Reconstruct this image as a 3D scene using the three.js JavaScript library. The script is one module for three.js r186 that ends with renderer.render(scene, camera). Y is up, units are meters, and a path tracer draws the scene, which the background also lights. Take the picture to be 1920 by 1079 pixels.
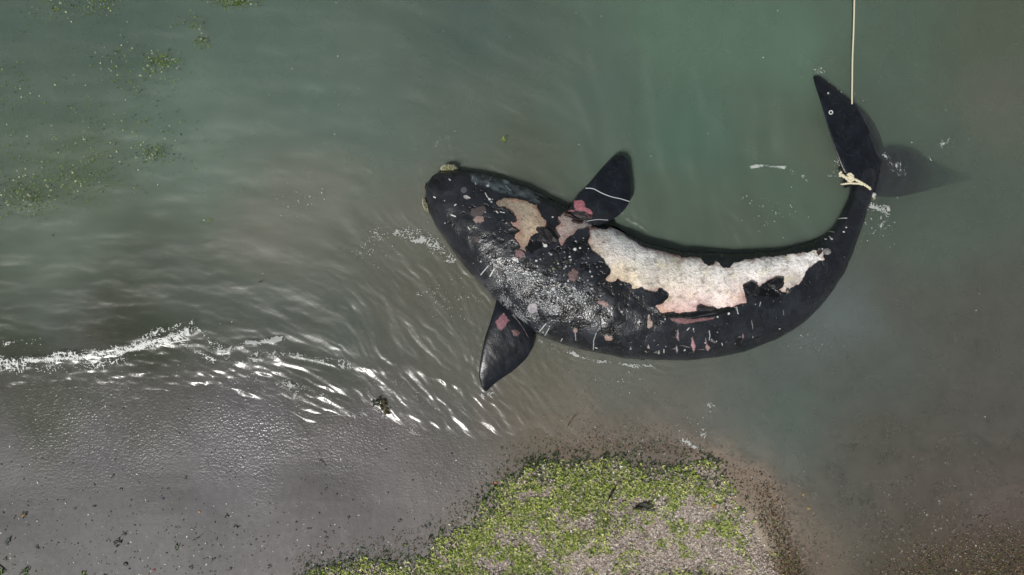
import * as THREE from 'three';
import { mergeGeometries } from 'three/addons/utils/BufferGeometryUtils.js';

// ------------------------------------------------------------------ camera, sky, sun, exposure
// A drone looks straight down from H metres at a shallow shore; 80 photograph pixels are one metre at the water line.
const H = 16.7, PPM = 80;
const scene = new THREE.Scene();
const camera = new THREE.PerspectiveCamera(2 * Math.atan(6.74375 / H) * 180 / Math.PI, 1024 / 575, 0.1, 2000);
camera.position.set(0, H, 0); camera.up.set(0, 0, -1); camera.lookAt(0, 0, 0);
const renderer = new THREE.WebGLRenderer({ antialias: true });
renderer.toneMapping = THREE.LinearToneMapping; renderer.toneMappingExposure = 1.0;
renderer.shadowMap.enabled = true;
const SUN = new THREE.Vector3(-0.336, 0.829, 0.447).normalize();
const SKY_W = 256, SKY_H = 128, skyData = new Float32Array(SKY_W * SKY_H * 4);      // thin bright haze over a washed-out blue
for (let j = 0; j < SKY_H; j++) for (let i = 0; i < SKY_W; i++) {
  const el = ((j + .5) / SKY_H - .5) * Math.PI, az = ((i + .5) / SKY_W - .5) * 2 * Math.PI, d = new THREE.Vector3(Math.cos(az) * Math.cos(el), Math.sin(el), Math.sin(az) * Math.cos(el));
  const t = Math.pow(Math.max(0, d.y), .6), glow = .35 * Math.exp(-Math.acos(Math.min(1, d.dot(SUN))) / .35), o = (j * SKY_W + i) * 4;
  [[.95, .74], [.97, .83], [1, .98]].forEach(([h, z], c) => { skyData[o + c] = (h * 1.25 * (1 - t) + z * .8 * t + glow); }); skyData[o + 3] = 1;
}
const skyMap = new THREE.DataTexture(skyData, SKY_W, SKY_H, THREE.RGBAFormat, THREE.FloatType); skyMap.mapping = THREE.EquirectangularReflectionMapping; skyMap.needsUpdate = true;
scene.background = scene.environment = skyMap; scene.backgroundIntensity = scene.environmentIntensity = .24;
const sun = new THREE.DirectionalLight(new THREE.Color(1, 0.965, 0.92), 3.8);
sun.position.copy(SUN).multiplyScalar(60); sun.castShadow = true; sun.name = 'sun';
Object.assign(sun.shadow.camera, { left: -20, right: 20, top: 20, bottom: -20, far: 150 });
scene.add(sun, sun.target);

// ------------------------------------------------------------------ helpers
const { clamp, lerp, smoothstep } = THREE.MathUtils;
const lin = (v) => { v /= 255; return v <= 0.04045 ? v / 12.92 : ((v + 0.055) / 1.055) ** 2.4; };
const L = (r, g, b, k = 1) => [lin(r) * k, lin(g) * k, lin(b) * k];
function rng(seed) { let a = seed | 0; return () => { a = (a + 0x6d2b79f5) | 0; let t = Math.imul(a ^ (a >>> 15), 1 | a); t = (t + Math.imul(t ^ (t >>> 7), 61 | t)) ^ t; return ((t ^ (t >>> 14)) >>> 0) / 4294967296; }; }
const PERM = new Uint8Array(512), GX = new Float32Array(256), GY = new Float32Array(256);
{ const r = rng(77), p = [...Array(256).keys()]; for (let i = 255; i > 0; i--) { const j = (r() * (i + 1)) | 0; [p[i], p[j]] = [p[j], p[i]]; } for (let i = 0; i < 512; i++) PERM[i] = p[i & 255]; for (let i = 0; i < 256; i++) { const a = r() * 6.2832; GX[i] = Math.cos(a); GY[i] = Math.sin(a); } }
function N(x, y, px = 256, py = 256) {                       // gradient noise about -1 .. 1; px, py make it tile
  const xf = Math.floor(x), yf = Math.floor(y), fx = x - xf, fy = y - yf;
  const w = (v, p) => ((v % p) + p) % p & 255;
  const X0 = w(xf, px), X1 = w(xf + 1, px), Y0 = w(yf, py), Y1 = w(yf + 1, py);
  const u = fx * fx * fx * (fx * (fx * 6 - 15) + 10), v = fy * fy * fy * (fy * (fy * 6 - 15) + 10);
  const a = PERM[PERM[X0] + Y0], b = PERM[PERM[X1] + Y0], c = PERM[PERM[X0] + Y1], d = PERM[PERM[X1] + Y1];
  const g = (h, dx, dy) => GX[h] * dx + GY[h] * dy;
  return 1.5 * lerp(lerp(g(a, fx, fy), g(b, fx - 1, fy), u), lerp(g(c, fx, fy - 1), g(d, fx - 1, fy - 1), u), v);
}
const fbm = (x, y, o = 4) => { let s = 0, a = 0.5; for (let i = 0; i < o; i++) { s += a * N(x + i * 17.3, y - i * 9.1); x *= 2.03; y *= 2.03; a *= 0.5; } return s; };
const ridge = (x, y, o = 3) => { let s = 0, a = 0.5; for (let i = 0; i < o; i++) { s += a * (1 - Math.abs(N(x + i * 5.7, y + i * 3.3))); x *= 2.1; y *= 2.1; a *= 0.5; } return s; };
const P = (px, py, h = 0) => [(px - 960) / PPM * (1 - h / H), (py - 539.5) / PPM * (1 - h / H)];
const X = (px) => (px - 960) / PPM, Z = (py) => (py - 539.5) / PPM;
// scattered values -> a smooth map of the place, looked up by photograph pixels at the water line
function field(pts, power = 4, soft = 500) {
  const n = pts[0].length - 2, st = 24, x0 = -480, y0 = -480, nx = 121, ny = 86, g = new Float32Array(nx * ny * n);
  for (let j = 0; j < ny; j++) for (let i = 0; i < nx; i++) {
    const x = clamp(x0 + i * st, -120, 2040), y = clamp(y0 + j * st, -120, 1200); let W = 0; const s = new Array(n).fill(0);
    for (const p of pts) { const w = 1 / Math.pow((x - p[0]) ** 2 + (y - p[1]) ** 2 + soft, power / 2); W += w; for (let c = 0; c < n; c++) s[c] += w * p[2 + c]; }
    for (let c = 0; c < n; c++) g[(j * nx + i) * n + c] = s[c] / W;
  }
  return (px, py, c = 0) => {
    const x = clamp((px - x0) / st, 0, nx - 1.001), y = clamp((py - y0) / st, 0, ny - 1.001), i = x | 0, j = y | 0, u = x - i, v = y - j, k = (j * nx + i) * n + c;
    return lerp(lerp(g[k], g[k + n], u), lerp(g[k + nx * n], g[k + nx * n + n], u), v);
  };
}
function polyDist(poly, x, y) {                              // signed, positive inside
  let d = 1e9, inside = false;
  for (let i = 0, j = poly.length - 1; i < poly.length; j = i++) {
    const [ax, ay] = poly[j], [bx, by] = poly[i], ex = bx - ax, ey = by - ay, t = clamp(((x - ax) * ex + (y - ay) * ey) / (ex * ex + ey * ey + 1e-12), 0, 1);
    d = Math.min(d, (x - ax - ex * t) ** 2 + (y - ay - ey * t) ** 2);
    if ((ay > y) !== (by > y) && x < (bx - ax) * (y - ay) / (by - ay) + ax) inside = !inside;
  }
  return (inside ? 1 : -1) * Math.sqrt(d);
}
function lineNear(line, x, y) {                              // [distance, side (+ left of travel), 0..1 along]
  let best = 1e9, side = 1, at = 0;
  for (let i = 1; i < line.length; i++) {
    const [ax, ay] = line[i - 1], [bx, by] = line[i], ex = bx - ax, ey = by - ay, t = clamp(((x - ax) * ex + (y - ay) * ey) / (ex * ex + ey * ey), 0, 1);
    const d = (x - ax - ex * t) ** 2 + (y - ay - ey * t) ** 2;
    if (d < best) { best = d; side = ex * (y - ay) - ey * (x - ax) < 0 ? 1 : -1; at = (i - 1 + t) / (line.length - 1); }
  }
  return [Math.sqrt(best), side, at];
}
const used = {};
function numbered(name) { const n = used[name] = (used[name] ?? -1) + 1; return n ? `${name}_${String(n).padStart(3, '0')}` : name; }
function tag(o, label, category, group, kind) { if (label) o.userData.label = label; if (category) o.userData.category = category; if (group) o.userData.group = group; if (kind) o.userData.kind = kind; return o; }
function mesh(name, g, m, parent = scene) {
  const o = new THREE.Mesh(g, m); o.name = parent === scene ? numbered(name) : name; o.castShadow = o.receiveShadow = true; parent.add(o); return o;
}
function thing(name) { const o = new THREE.Group(); o.name = numbered(name); scene.add(o); return o; }
// keeps the part of an nx * ny grid where val > 0, cut exactly along val = 0; attrs {position: [array, size], ...} are interpolated
function clipGrid(nx, ny, attrs, val) {
  const names = Object.keys(attrs), out = Object.fromEntries(names.map((k) => [k, []])), map = new Map(), index = [];
  const corner = (a) => { let v = map.get(a); if (v === undefined) { v = map.size; map.set(a, v); for (const k of names) { const [s, n] = attrs[k]; for (let c = 0; c < n; c++) out[k].push(s[a * n + c]); } } return v; };
  const M = nx * ny;
  const edge = (a, b) => { if (a > b) [a, b] = [b, a]; const key = M + a * 4 + (b - a === 1 ? 0 : b - a === nx ? 1 : 2); let v = map.get(key);
    if (v === undefined) { v = map.size; map.set(key, v); const t = val[a] / (val[a] - val[b]); for (const k of names) { const [s, n] = attrs[k]; for (let c = 0; c < n; c++) out[k].push(lerp(s[a * n + c], s[b * n + c], t)); } } return v; };
  const tri = (a, b, c) => {
    const q = [a, b, c], p = []; if (val[a] <= 0 && val[b] <= 0 && val[c] <= 0) return;
    for (let i = 0; i < 3; i++) { const u = q[i], w = q[(i + 1) % 3]; if (val[u] > 0) p.push(corner(u)); if (val[u] > 0 !== val[w] > 0) p.push(edge(u, w)); }
    for (let i = 2; i < p.length; i++) index.push(p[0], p[i - 1], p[i]);
  };
  for (let j = 0; j < ny - 1; j++) for (let i = 0; i < nx - 1; i++) { const a = j * nx + i; tri(a, a + nx, a + nx + 1); tri(a, a + nx + 1, a + 1); }
  const g = new THREE.BufferGeometry();
  for (const k of names) g.setAttribute(k, new THREE.BufferAttribute(new Float32Array(out[k]), attrs[k][1]));
  g.setIndex(index);
  if (!attrs.normal) g.computeVertexNormals();
  return g;
}
// a sheet over the plan rectangle, kept where f(x, z) > 0, at height y(x, z, f), coloured by color(x, z, f)
function plate(x0, z0, x1, z1, step, f, y, color) {
  const nx = Math.max(2, Math.ceil((x1 - x0) / step) + 1), ny = Math.max(2, Math.ceil((z1 - z0) / step) + 1), pos = new Float32Array(nx * ny * 3), col = color && new Float32Array(nx * ny * 3), uv = new Float32Array(nx * ny * 2), val = new Float32Array(nx * ny);
  for (let j = 0; j < ny; j++) for (let i = 0; i < nx; i++) {
    const k = j * nx + i, x = x0 + i * step, z = z0 + j * step, v = val[k] = f(x, z);
    pos[k * 3] = x; pos[k * 3 + 2] = z; uv[k * 2] = x; uv[k * 2 + 1] = z;
    if (v > -step * 3) { pos[k * 3 + 1] = y(x, z, v); if (color) { const c = color(x, z, v); col[k * 3] = c[0]; col[k * 3 + 1] = c[1]; col[k * 3 + 2] = c[2]; } }
  }
  const a = { position: [pos, 3], uv: [uv, 2] }; if (color) a.color = [col, 3];
  return clipGrid(nx, ny, a, val);
}
function texture(w, h, fill, srgb = false, n = 4) {          // fill(i, j) -> linear 0..1 values
  const d = new Uint8Array(w * h * 4), enc = (v) => v <= 0.0031308 ? v * 12.92 : 1.055 * Math.pow(v, 1 / 2.4) - 0.055;
  for (let j = 0; j < h; j++) for (let i = 0; i < w; i++) { const c = fill(i, j), o = (j * w + i) * 4; for (let k = 0; k < 3; k++) { const v = clamp(typeof c === 'number' ? c : c[k], 0, 1); d[o + k] = Math.round(255 * (srgb ? enc(v) : v)); } d[o + 3] = 255; }
  const t = new THREE.DataTexture(d, w, h); t.wrapS = t.wrapT = THREE.RepeatWrapping; t.magFilter = THREE.LinearFilter; t.minFilter = THREE.LinearFilter;
  if (srgb) t.colorSpace = THREE.SRGBColorSpace; t.needsUpdate = true; return t;
}
const tiled = (t, rx, ry = rx) => { const c = t.clone(); c.repeat.set(rx, ry); c.needsUpdate = true; return c; };
const mix3 = (a, b, t) => [lerp(a[0], b[0], t), lerp(a[1], b[1], t), lerp(a[2], b[2], t)];
function axis(lo, hi, step, far) { const a = []; for (let v = lo; v <= hi + 1e-6; v += step) a.push(v); let s = step, p = a[a.length - 1]; while (p < far) { s *= 1.3; p += s; a.push(p); } s = step; p = a[0]; while (p > -far) { s *= 1.3; p -= s; a.unshift(p); } return a; }

// ------------------------------------------------------------------ the shape of the shore
// [pixel x, pixel y, height of the bed in metres above the water line]
const bed = field([
  [0, 1079, .36], [300, 1000, .24], [600, 960, .2], [800, 900, .13], [0, 850, .13], [300, 830, .1], [600, 810, .05], [0, 750, .06], [150, 745, .06], [300, 745, .06], [420, 765, .055], [520, 795, .05], [640, 815, .05], [780, 850, .05], [880, 880, .05], [960, 870, .07],
  [0, 690, -.05], [150, 685, -.05], [300, 680, -.06], [460, 695, -.06], [600, 730, -.06], [720, 780, -.045], [850, 820, -.03], [1000, 835, .015], [1100, 825, .03], [1200, 830, .03], [1290, 850, .03],
  [1100, 1000, .5], [1250, 920, .36], [1000, 920, .26], [1350, 890, .12], [1400, 950, .1], [1460, 1079, .09], [1420, 900, .02], [1500, 1000, -.05], [1560, 1060, -.07], [1650, 1050, -.04], [1700, 1070, .02], [1850, 1040, .04], [1900, 1079, .08], [1900, 960, .025], [1830, 950, .0], [1750, 900, -.09], [1800, 860, -.16],
  [1500, 850, -.26], [1400, 800, -.26], [1300, 815, -.06], [1180, 790, -.05], [1080, 780, -.04], [960, 790, -.04], [1330, 750, -.3], [1200, 730, -.28], [1030, 730, -.16], [850, 700, -.14], [600, 670, -.16], [300, 620, -.3], [0, 620, -.3], [0, 500, -.55], [400, 500, -.55], [700, 500, -.4], [850, 580, -.3],
  [0, 200, -1], [600, 100, -1.2], [1200, 100, -1.2], [1600, 50, -1.1], [1800, 200, -.75], [1850, 400, -.55], [1900, 650, -.4], [1700, 700, -.4], [1500, 700, -.45], [1300, 350, -.8], [900, 300, -.8], [1700, 560, -.42], [1850, 770, -.28], [1300, 560, -.7], [1000, 500, -.7]], 4, 5000);
const bedAt = (x, z) => {
  const wx = x * 80 + 960 + 26 * N(x * 1.1, z * 1.1) + 9 * N(x * 3.7 + 5, z * 3.7), wy = z * 80 + 539.5 + 20 * N(x * 1.1 + 40, z * 1.1) + 9 * N(x * 3.7 + 9, z * 3.7 + 3);
  const rough = 1 - smoothstep(bed(x * 80 + 960, z * 80 + 539.5), -.08, .06);
  let s = bed(lerp(x * 80 + 960, wx, .2 + .8 * rough), lerp(z * 80 + 539.5, wy, .2 + .8 * rough)) + .004 * N(x * 2.2, z * 2.2);
  if (z > 7.4) s += (z - 7.4) * .05;
  return s;
};
// [pixel x, pixel y, crest direction in degrees, short ripple metres, long ripple metres]
const rip = [
  [100, 100, 0, .0018, .008], [500, 100, 5, .0018, .01], [900, 100, 20, .0018, .01], [1300, 80, 90, .0009, .004], [1700, 100, 70, .0008, .003], [150, 330, 0, .0022, .011], [450, 330, 5, .0022, .012], [650, 300, 10, .0022, .011], [950, 220, 20, .0022, .01], [300, 500, 5, .0028, .011], [100, 560, 3, .0034, .012], [550, 500, 10, .0026, .009],
  [750, 350, 80, .002, .004], [790, 300, 120, .002, .003], [900, 270, 15, .002, .003], [780, 450, 35, .0045, .006], [850, 540, 60, .005, .005], [400, 600, 8, .004, .009], [600, 620, 20, .0048, .01], [700, 640, 70, .006, .01], [800, 640, 45, .0065, .008], [880, 640, 60, .006, .005],
  [60, 705, 5, .013, .006], [180, 700, 5, .013, .006], [300, 700, 8, .013, .006], [400, 700, 12, .013, .007], [480, 690, 12, .011, .008], [600, 720, 25, .0095, .008], [720, 740, 35, .009, .008], [850, 760, 42, .0105, .006], [940, 800, 45, .008, .005], [780, 810, 38, .0075, .005], [1000, 830, 40, .004, .002],
  [1020, 690, 60, .0035, .002], [1060, 740, 40, .0016, .001], [1200, 740, 20, .0008, .001], [1350, 740, 80, .001, .001], [1400, 820, 30, .001, .001], [1600, 800, 20, .0006, .001], [1850, 850, 20, .0008, .001], [1750, 600, 20, .0007, .0015], [1850, 350, 30, .0009, .002], [1600, 620, 140, .0012, .001], [1450, 720, 160, .0012, .001],
  [1230, 250, 88, .0024, .022], [1330, 200, 92, .002, .021], [1420, 250, 92, .0024, .021], [1250, 400, 100, .0055, .018], [1400, 380, 60, .0075, .016], [1500, 400, 50, .0055, .008], [1550, 300, 100, .004, .005], [1700, 300, 60, .002, .002], [1640, 220, 60, .003, .002]];
const ripple = field(rip.map(([x, y, d, a, b]) => [x, y, Math.cos(d * Math.PI / 90), Math.sin(d * Math.PI / 90), a, b]), 3.5);
const DIRS = [...Array(8).keys()].map((k) => [Math.cos(k * Math.PI / 8), Math.sin(k * Math.PI / 8), Math.cos(k * Math.PI / 4), Math.sin(k * Math.PI / 4)]);
const px = (a) => a.map(([x, y]) => [X(x), Z(y)]);
const breaker = px([[-260, 700], [-60, 690], [40, 680], [130, 670], [210, 656], [280, 641], [340, 626], [385, 606]]);
const wavelets = [[px([[385, 668], [440, 648], [500, 642], [548, 634]]), .03, .07], [px([[420, 684], [520, 664], [600, 674], [690, 692], [760, 700]]), .028, .08], [px([[698, 590], [702, 635], [720, 668], [765, 692], [845, 716], [900, 750]]), .03, .09], [px([[-60, 712], [60, 704], [160, 690], [250, 688], [330, 686], [410, 704]]), .022, .07], [px([[-60, 728], [120, 712], [230, 706], [320, 706], [410, 722], [490, 742], [570, 768], [650, 784]]), .016, .06], [px([[560, 690], [640, 720], [720, 760], [800, 790], [880, 815]]), .018, .08], [px([[730, 740], [820, 745], [900, 790], [980, 825]]), .014, .07], [px([[785, 345], [790, 300], [820, 265], [860, 253], [905, 270], [960, 290]]), .008, .06], [px([[1405, 318], [1440, 312], [1475, 318], [1520, 345]]), .012, .04]];
const hull = px([[800, 345], [830, 318], [880, 318], [960, 335], [1040, 372], [1068, 375], [1165, 290], [1185, 340], [1165, 410], [1210, 446], [1300, 466], [1410, 467], [1500, 453], [1560, 418], [1588, 350], [1548, 225], [1529, 142], [1600, 205], [1650, 300], [1632, 380], [1590, 500], [1540, 576], [1470, 635], [1380, 668], [1260, 682], [1130, 669], [1000, 635], [972, 680], [908, 732], [900, 680], [928, 575], [860, 492], [815, 430]]);
function waterAt(x, z) {
  const u = x * 80 + 960, v = z * 80 + 539.5, c = ripple(u, v, 0), s = ripple(u, v, 1), a = ripple(u, v, 2), b = ripple(u, v, 3), n = Math.hypot(c, s) || 1;
  let h = 0, W = 0, e = 0, m = 0;
  for (let k = 0; k < 8; k++) {
    const w = Math.max(0, (c * DIRS[k][2] + s * DIRS[k][3]) / n) ** 6; if (w < .02) continue;
    const p = x * DIRS[k][0] + z * DIRS[k][1], q = -x * DIRS[k][1] + z * DIRS[k][0]; W += w;
    const wob = q + .05 * N(p * 2.3, q * 2.3 + k);
    h += w * (N(p * 1.5 + k * 7, wob * 7.4) + .36 * N(p * 3.4, wob * 14.5 + k) + .5 * N(p * .9 + 5, wob * 3.6 + k)); e += w * N(p * .5 + k * 3, wob * 1.5); m += w * N(p * .95 + k * 5, wob * 2.7);
  }
  const gust = clamp(1 + .75 * fbm(x * .9 + 3, z * 1.2, 3), .45, 1.6); let y = (a * gust * h * 1.75 + b * (e * 3.6 + m * 2)) / W;
  if (z > .3 && z < 3.2 && x < -6.6) {
    const [d, side, t] = lineNear(breaker, x, z), o = d * side, e2 = smoothstep(t, 0, .12) * (1 - smoothstep(t, .86, 1)) * (.8 + .3 * N(x * 1.5, 3));
    y += e2 * (o > 0 ? .075 * Math.exp(-(((o - .1) / .3) ** 2)) : .075 * Math.exp(-.111) * Math.exp(-((o / .09) ** 2)));
  }
  if (z > -4 && z < 4) for (const [l, amp, wid] of wavelets) {
    if (x < l[0][0] - .5 && x < l[l.length - 1][0] - .5 || x > Math.max(l[0][0], l[l.length - 1][0]) + .9) continue;
    const [d, side, t] = lineNear(l, x + .05 * N(x * 3, z * 3), z + .05 * N(x * 3 + 8, z * 3));
    if (d < .5) y += .6 * amp * smoothstep(t, 0, .15) * (1 - smoothstep(t, .85, 1)) * Math.exp(-((d * (side > 0 ? .6 : 1.3) / wid) ** 2)) * (.75 + .5 * N(x * 4, z * 4));
  }
  if (x > -2.8 && x < 9.4 && z > -5.8 && z < 3.2) { const d = -polyDist(hull, x, z); if (d > -.15 && d < .8) { const q = Math.max(0, d) + .06 * N(x * 2.2, z * 2.2) + .02 * N(x * 6, z * 6); y += (.0075 * Math.cos(q * 38) + .003 * N(x * 9, z * 9)) * Math.exp(-q / .25) * clamp(.6 + .9 * N(x * .8 + 4, z * .8), 0, 1.4); } }
  return y;
}
const XS = axis(-12.9, 12.9, .034, 420), ZS = axis(-7.5, 7.5, .034, 420), GNX = XS.length, GNZ = ZS.length;
const cell = (A, v) => { let lo = 0, hi = A.length - 2; while (lo < hi) { const m = (lo + hi + 1) >> 1; if (A[m] <= v) lo = m; else hi = m - 1; } return lo; };
const bedGrid = new Float32Array(GNX * GNZ), watGrid = new Float32Array(GNX * GNZ);
for (let j = 0; j < GNZ; j++) for (let i = 0; i < GNX; i++) { bedGrid[j * GNX + i] = bedAt(XS[i], ZS[j]); watGrid[j * GNX + i] = waterAt(XS[i], ZS[j]); }
function look(g, x, z) { const i = cell(XS, x), j = cell(ZS, z), u = clamp((x - XS[i]) / (XS[i + 1] - XS[i]), 0, 1), v = clamp((z - ZS[j]) / (ZS[j + 1] - ZS[j]), 0, 1), k = j * GNX + i; return lerp(lerp(g[k], g[k + 1], u), lerp(g[k + GNX], g[k + GNX + 1], u), v); }
const bedH = (x, z) => look(bedGrid, x, z), watH = (x, z) => look(watGrid, x, z), topH = (x, z) => Math.max(bedH(x, z), watH(x, z));

// ------------------------------------------------------------------ sand and the bed of the bay: one sheet out to the horizon
// [pixel x, pixel y, colour of the wet sand, gloss 0..1 of the water film on it]
const K = 1.56;
const sandC = field([
  [0, 1079, 122, 121, 122, .12], [200, 1000, 118, 117, 119, .15], [400, 960, 112, 110, 114, .2], [600, 960, 104, 101, 104, .2], [760, 960, 104, 101, 104, .25], [820, 900, 108, 104, 106, .55], [0, 870, 112, 109, 114, .5], [200, 850, 106, 104, 110, .8], [450, 850, 106, 104, 112, .8], [650, 850, 106, 103, 108, .75], [700, 900, 106, 103, 107, .4], [80, 780, 88, 92, 84, .9], [250, 770, 100, 100, 98, .9], [500, 790, 108, 105, 112, 1], [700, 830, 108, 104, 108, .95], [850, 860, 106, 104, 106, .85], [940, 850, 108, 102, 98, .6],
  [0, 700, 84, 84, 80, .5], [300, 690, 84, 84, 80, .5], [600, 740, 88, 88, 82, .5], [850, 800, 98, 97, 93, .5], [1000, 800, 106, 98, 86, .3], [1100, 810, 118, 106, 96, .4], [1250, 840, 112, 104, 98, .4], [1150, 770, 104, 98, 86, .2],
  [1100, 1000, 158, 145, 138, 0], [1300, 960, 172, 163, 155, 0], [1420, 1010, 176, 166, 154, 0], [1250, 1060, 164, 152, 144, 0], [1000, 950, 130, 120, 112, 0], [900, 1050, 140, 130, 122, 0], [1385, 905, 132, 118, 106, .3], [1420, 930, 122, 108, 98, .3], [1460, 980, 106, 94, 84, .3], [1480, 1060, 96, 80, 66, .1],
  [1500, 800, 92, 94, 86, .1], [1700, 780, 84, 80, 72, .1], [1600, 950, 84, 82, 76, .1], [1850, 850, 86, 80, 74, .2], [1880, 960, 102, 92, 92, .7], [1800, 1010, 84, 74, 66, .2], [1900, 1060, 74, 66, 54, 0], [1700, 1060, 78, 72, 62, 0], [1750, 550, 84, 80, 70, 0], [1800, 150, 92, 88, 80, 0], [600, 400, 106, 100, 92, 0], [1000, 300, 82, 82, 70, 0], [1200, 150, 90, 96, 86, 0], [200, 200, 80, 92, 80, 0]].map(([x, y, R, G, B, g]) => { const bank = Math.exp(-(((x - 1200) / 300) ** 2) - ((y - 1010) / 110) ** 2), k = 1 + .36 * bank; return [x, y, (R + 1) * k, (G + 1) * k, (B - 2) * k, g]; }), 4, 4000);
const grain = texture(1024, 1024, (i, j) => { const u = i / 1024, v = j / 1024; const a = .5 * N(u * 24, v * 24, 24, 24) + .5 * N(u * 64, v * 64, 64, 64) + .6 * N(u * 200, v * 200, 200, 200); return .82 + .13 * a; }, true);
const glossMap = texture(1024, 576, (i, j) => {
  const x = lerp(-12.9, 12.9, (i + .5) / 1024), z = lerp(-7.5, 7.5, (j + .5) / 576), g = sandC(x * 80 + 960 + 40 * N(x * .9, z * .9), z * 80 + 539.5 + 34 * N(x * .9 + 7, z * .9), 3);
  const streak = .5 + .7 * fbm(x * 5.2 - z * 1.6, z * 1.9 + x * .5, 4);
  return clamp(.72 - .54 * clamp(g * (.62 + .55 * streak), 0, 1.05) + .04 * N(x * 6, z * 6), .14, .8);
});
// relief of the mud: flakes of the thin water film where it still runs, near smooth above it, faint runnels down the slope
const filmBump = texture(2048, 1152, (i, j) => {
  const x = lerp(-12.9, 12.9, (i + .5) / 2048), z = lerp(-7.5, 7.5, (j + .5) / 1152), g = smoothstep(sandC(x * 80 + 960 + 40 * N(x * .9, z * .9), z * 80 + 539.5 + 34 * N(x * .9 + 7, z * .9), 3), .25, .85), k = .5 * N(x * 3, z * 3);
  return .5 + (.05 + .3 * g) * (.5 * N(x * 12 + k, z * 17 - k) + .6 * N(x * 27 + 2 * k, z * 33)) + .05 * N(x * 6 + .6 * N(x, z * 2), z * .8) + .03 * N(x * 3, z * 3);
});
{
  const pos = new Float32Array(GNX * GNZ * 3), col = new Float32Array(GNX * GNZ * 3), uv = new Float32Array(GNX * GNZ * 2), uv1 = new Float32Array(GNX * GNZ * 2), idx = [];
  for (let j = 0; j < GNZ; j++) for (let i = 0; i < GNX; i++) {
    const k = j * GNX + i, x = XS[i], z = ZS[j], w1 = 44 * fbm(x * .7, z * .7, 3), w2 = 44 * fbm(x * .7 + 30, z * .7, 3), u = x * 80 + 960 + w1, v = z * 80 + 539.5 + w2;
    pos[k * 3] = x; pos[k * 3 + 1] = bedGrid[k]; pos[k * 3 + 2] = z;
    const under = smoothstep(-bedGrid[k], .02, .2), t = 1 + (.1 + .5 * under) * fbm(x * 1.6, z * 1.6, 5) + (.05 + .25 * under) * fbm(x * 7, z * 7, 3) - .5 * under * smoothstep(fbm(x * 3 + 9, z * 3, 4), .22, .4), c = L(sandC(u, v, 0), sandC(u, v, 1), sandC(u, v, 2), K * .57 * t);
    col[k * 3] = c[0]; col[k * 3 + 1] = c[1]; col[k * 3 + 2] = c[2]; uv[k * 2] = x / 3; uv[k * 2 + 1] = z / 3; uv1[k * 2] = (x + 12.9) / 25.8; uv1[k * 2 + 1] = (z + 7.5) / 15;
    if (i < GNX - 1 && j < GNZ - 1) idx.push(k, k + GNX, k + GNX + 1, k, k + GNX + 1, k + 1);
  }
  const g = new THREE.BufferGeometry();
  g.setAttribute('position', new THREE.BufferAttribute(pos, 3)); g.setAttribute('color', new THREE.BufferAttribute(col, 3)); g.setAttribute('uv', new THREE.BufferAttribute(uv, 2)); g.setAttribute('uv1', new THREE.BufferAttribute(uv1, 2)); g.setIndex(idx); g.computeVertexNormals();
  glossMap.channel = filmBump.channel = 1; filmBump.wrapS = filmBump.wrapT = THREE.ClampToEdgeWrapping; glossMap.wrapS = glossMap.wrapT = THREE.ClampToEdgeWrapping;
  const m = new THREE.MeshPhysicalMaterial({ vertexColors: true, map: grain, roughness: 1, roughnessMap: glossMap, bumpMap: filmBump, bumpScale: .019, ior: 1.34, specularIntensity: .8 });
  tag(mesh('sand', g, m), 'wet grey sand of the shore and the bed of the shallow bay', null, null, 'structure');
}

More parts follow.
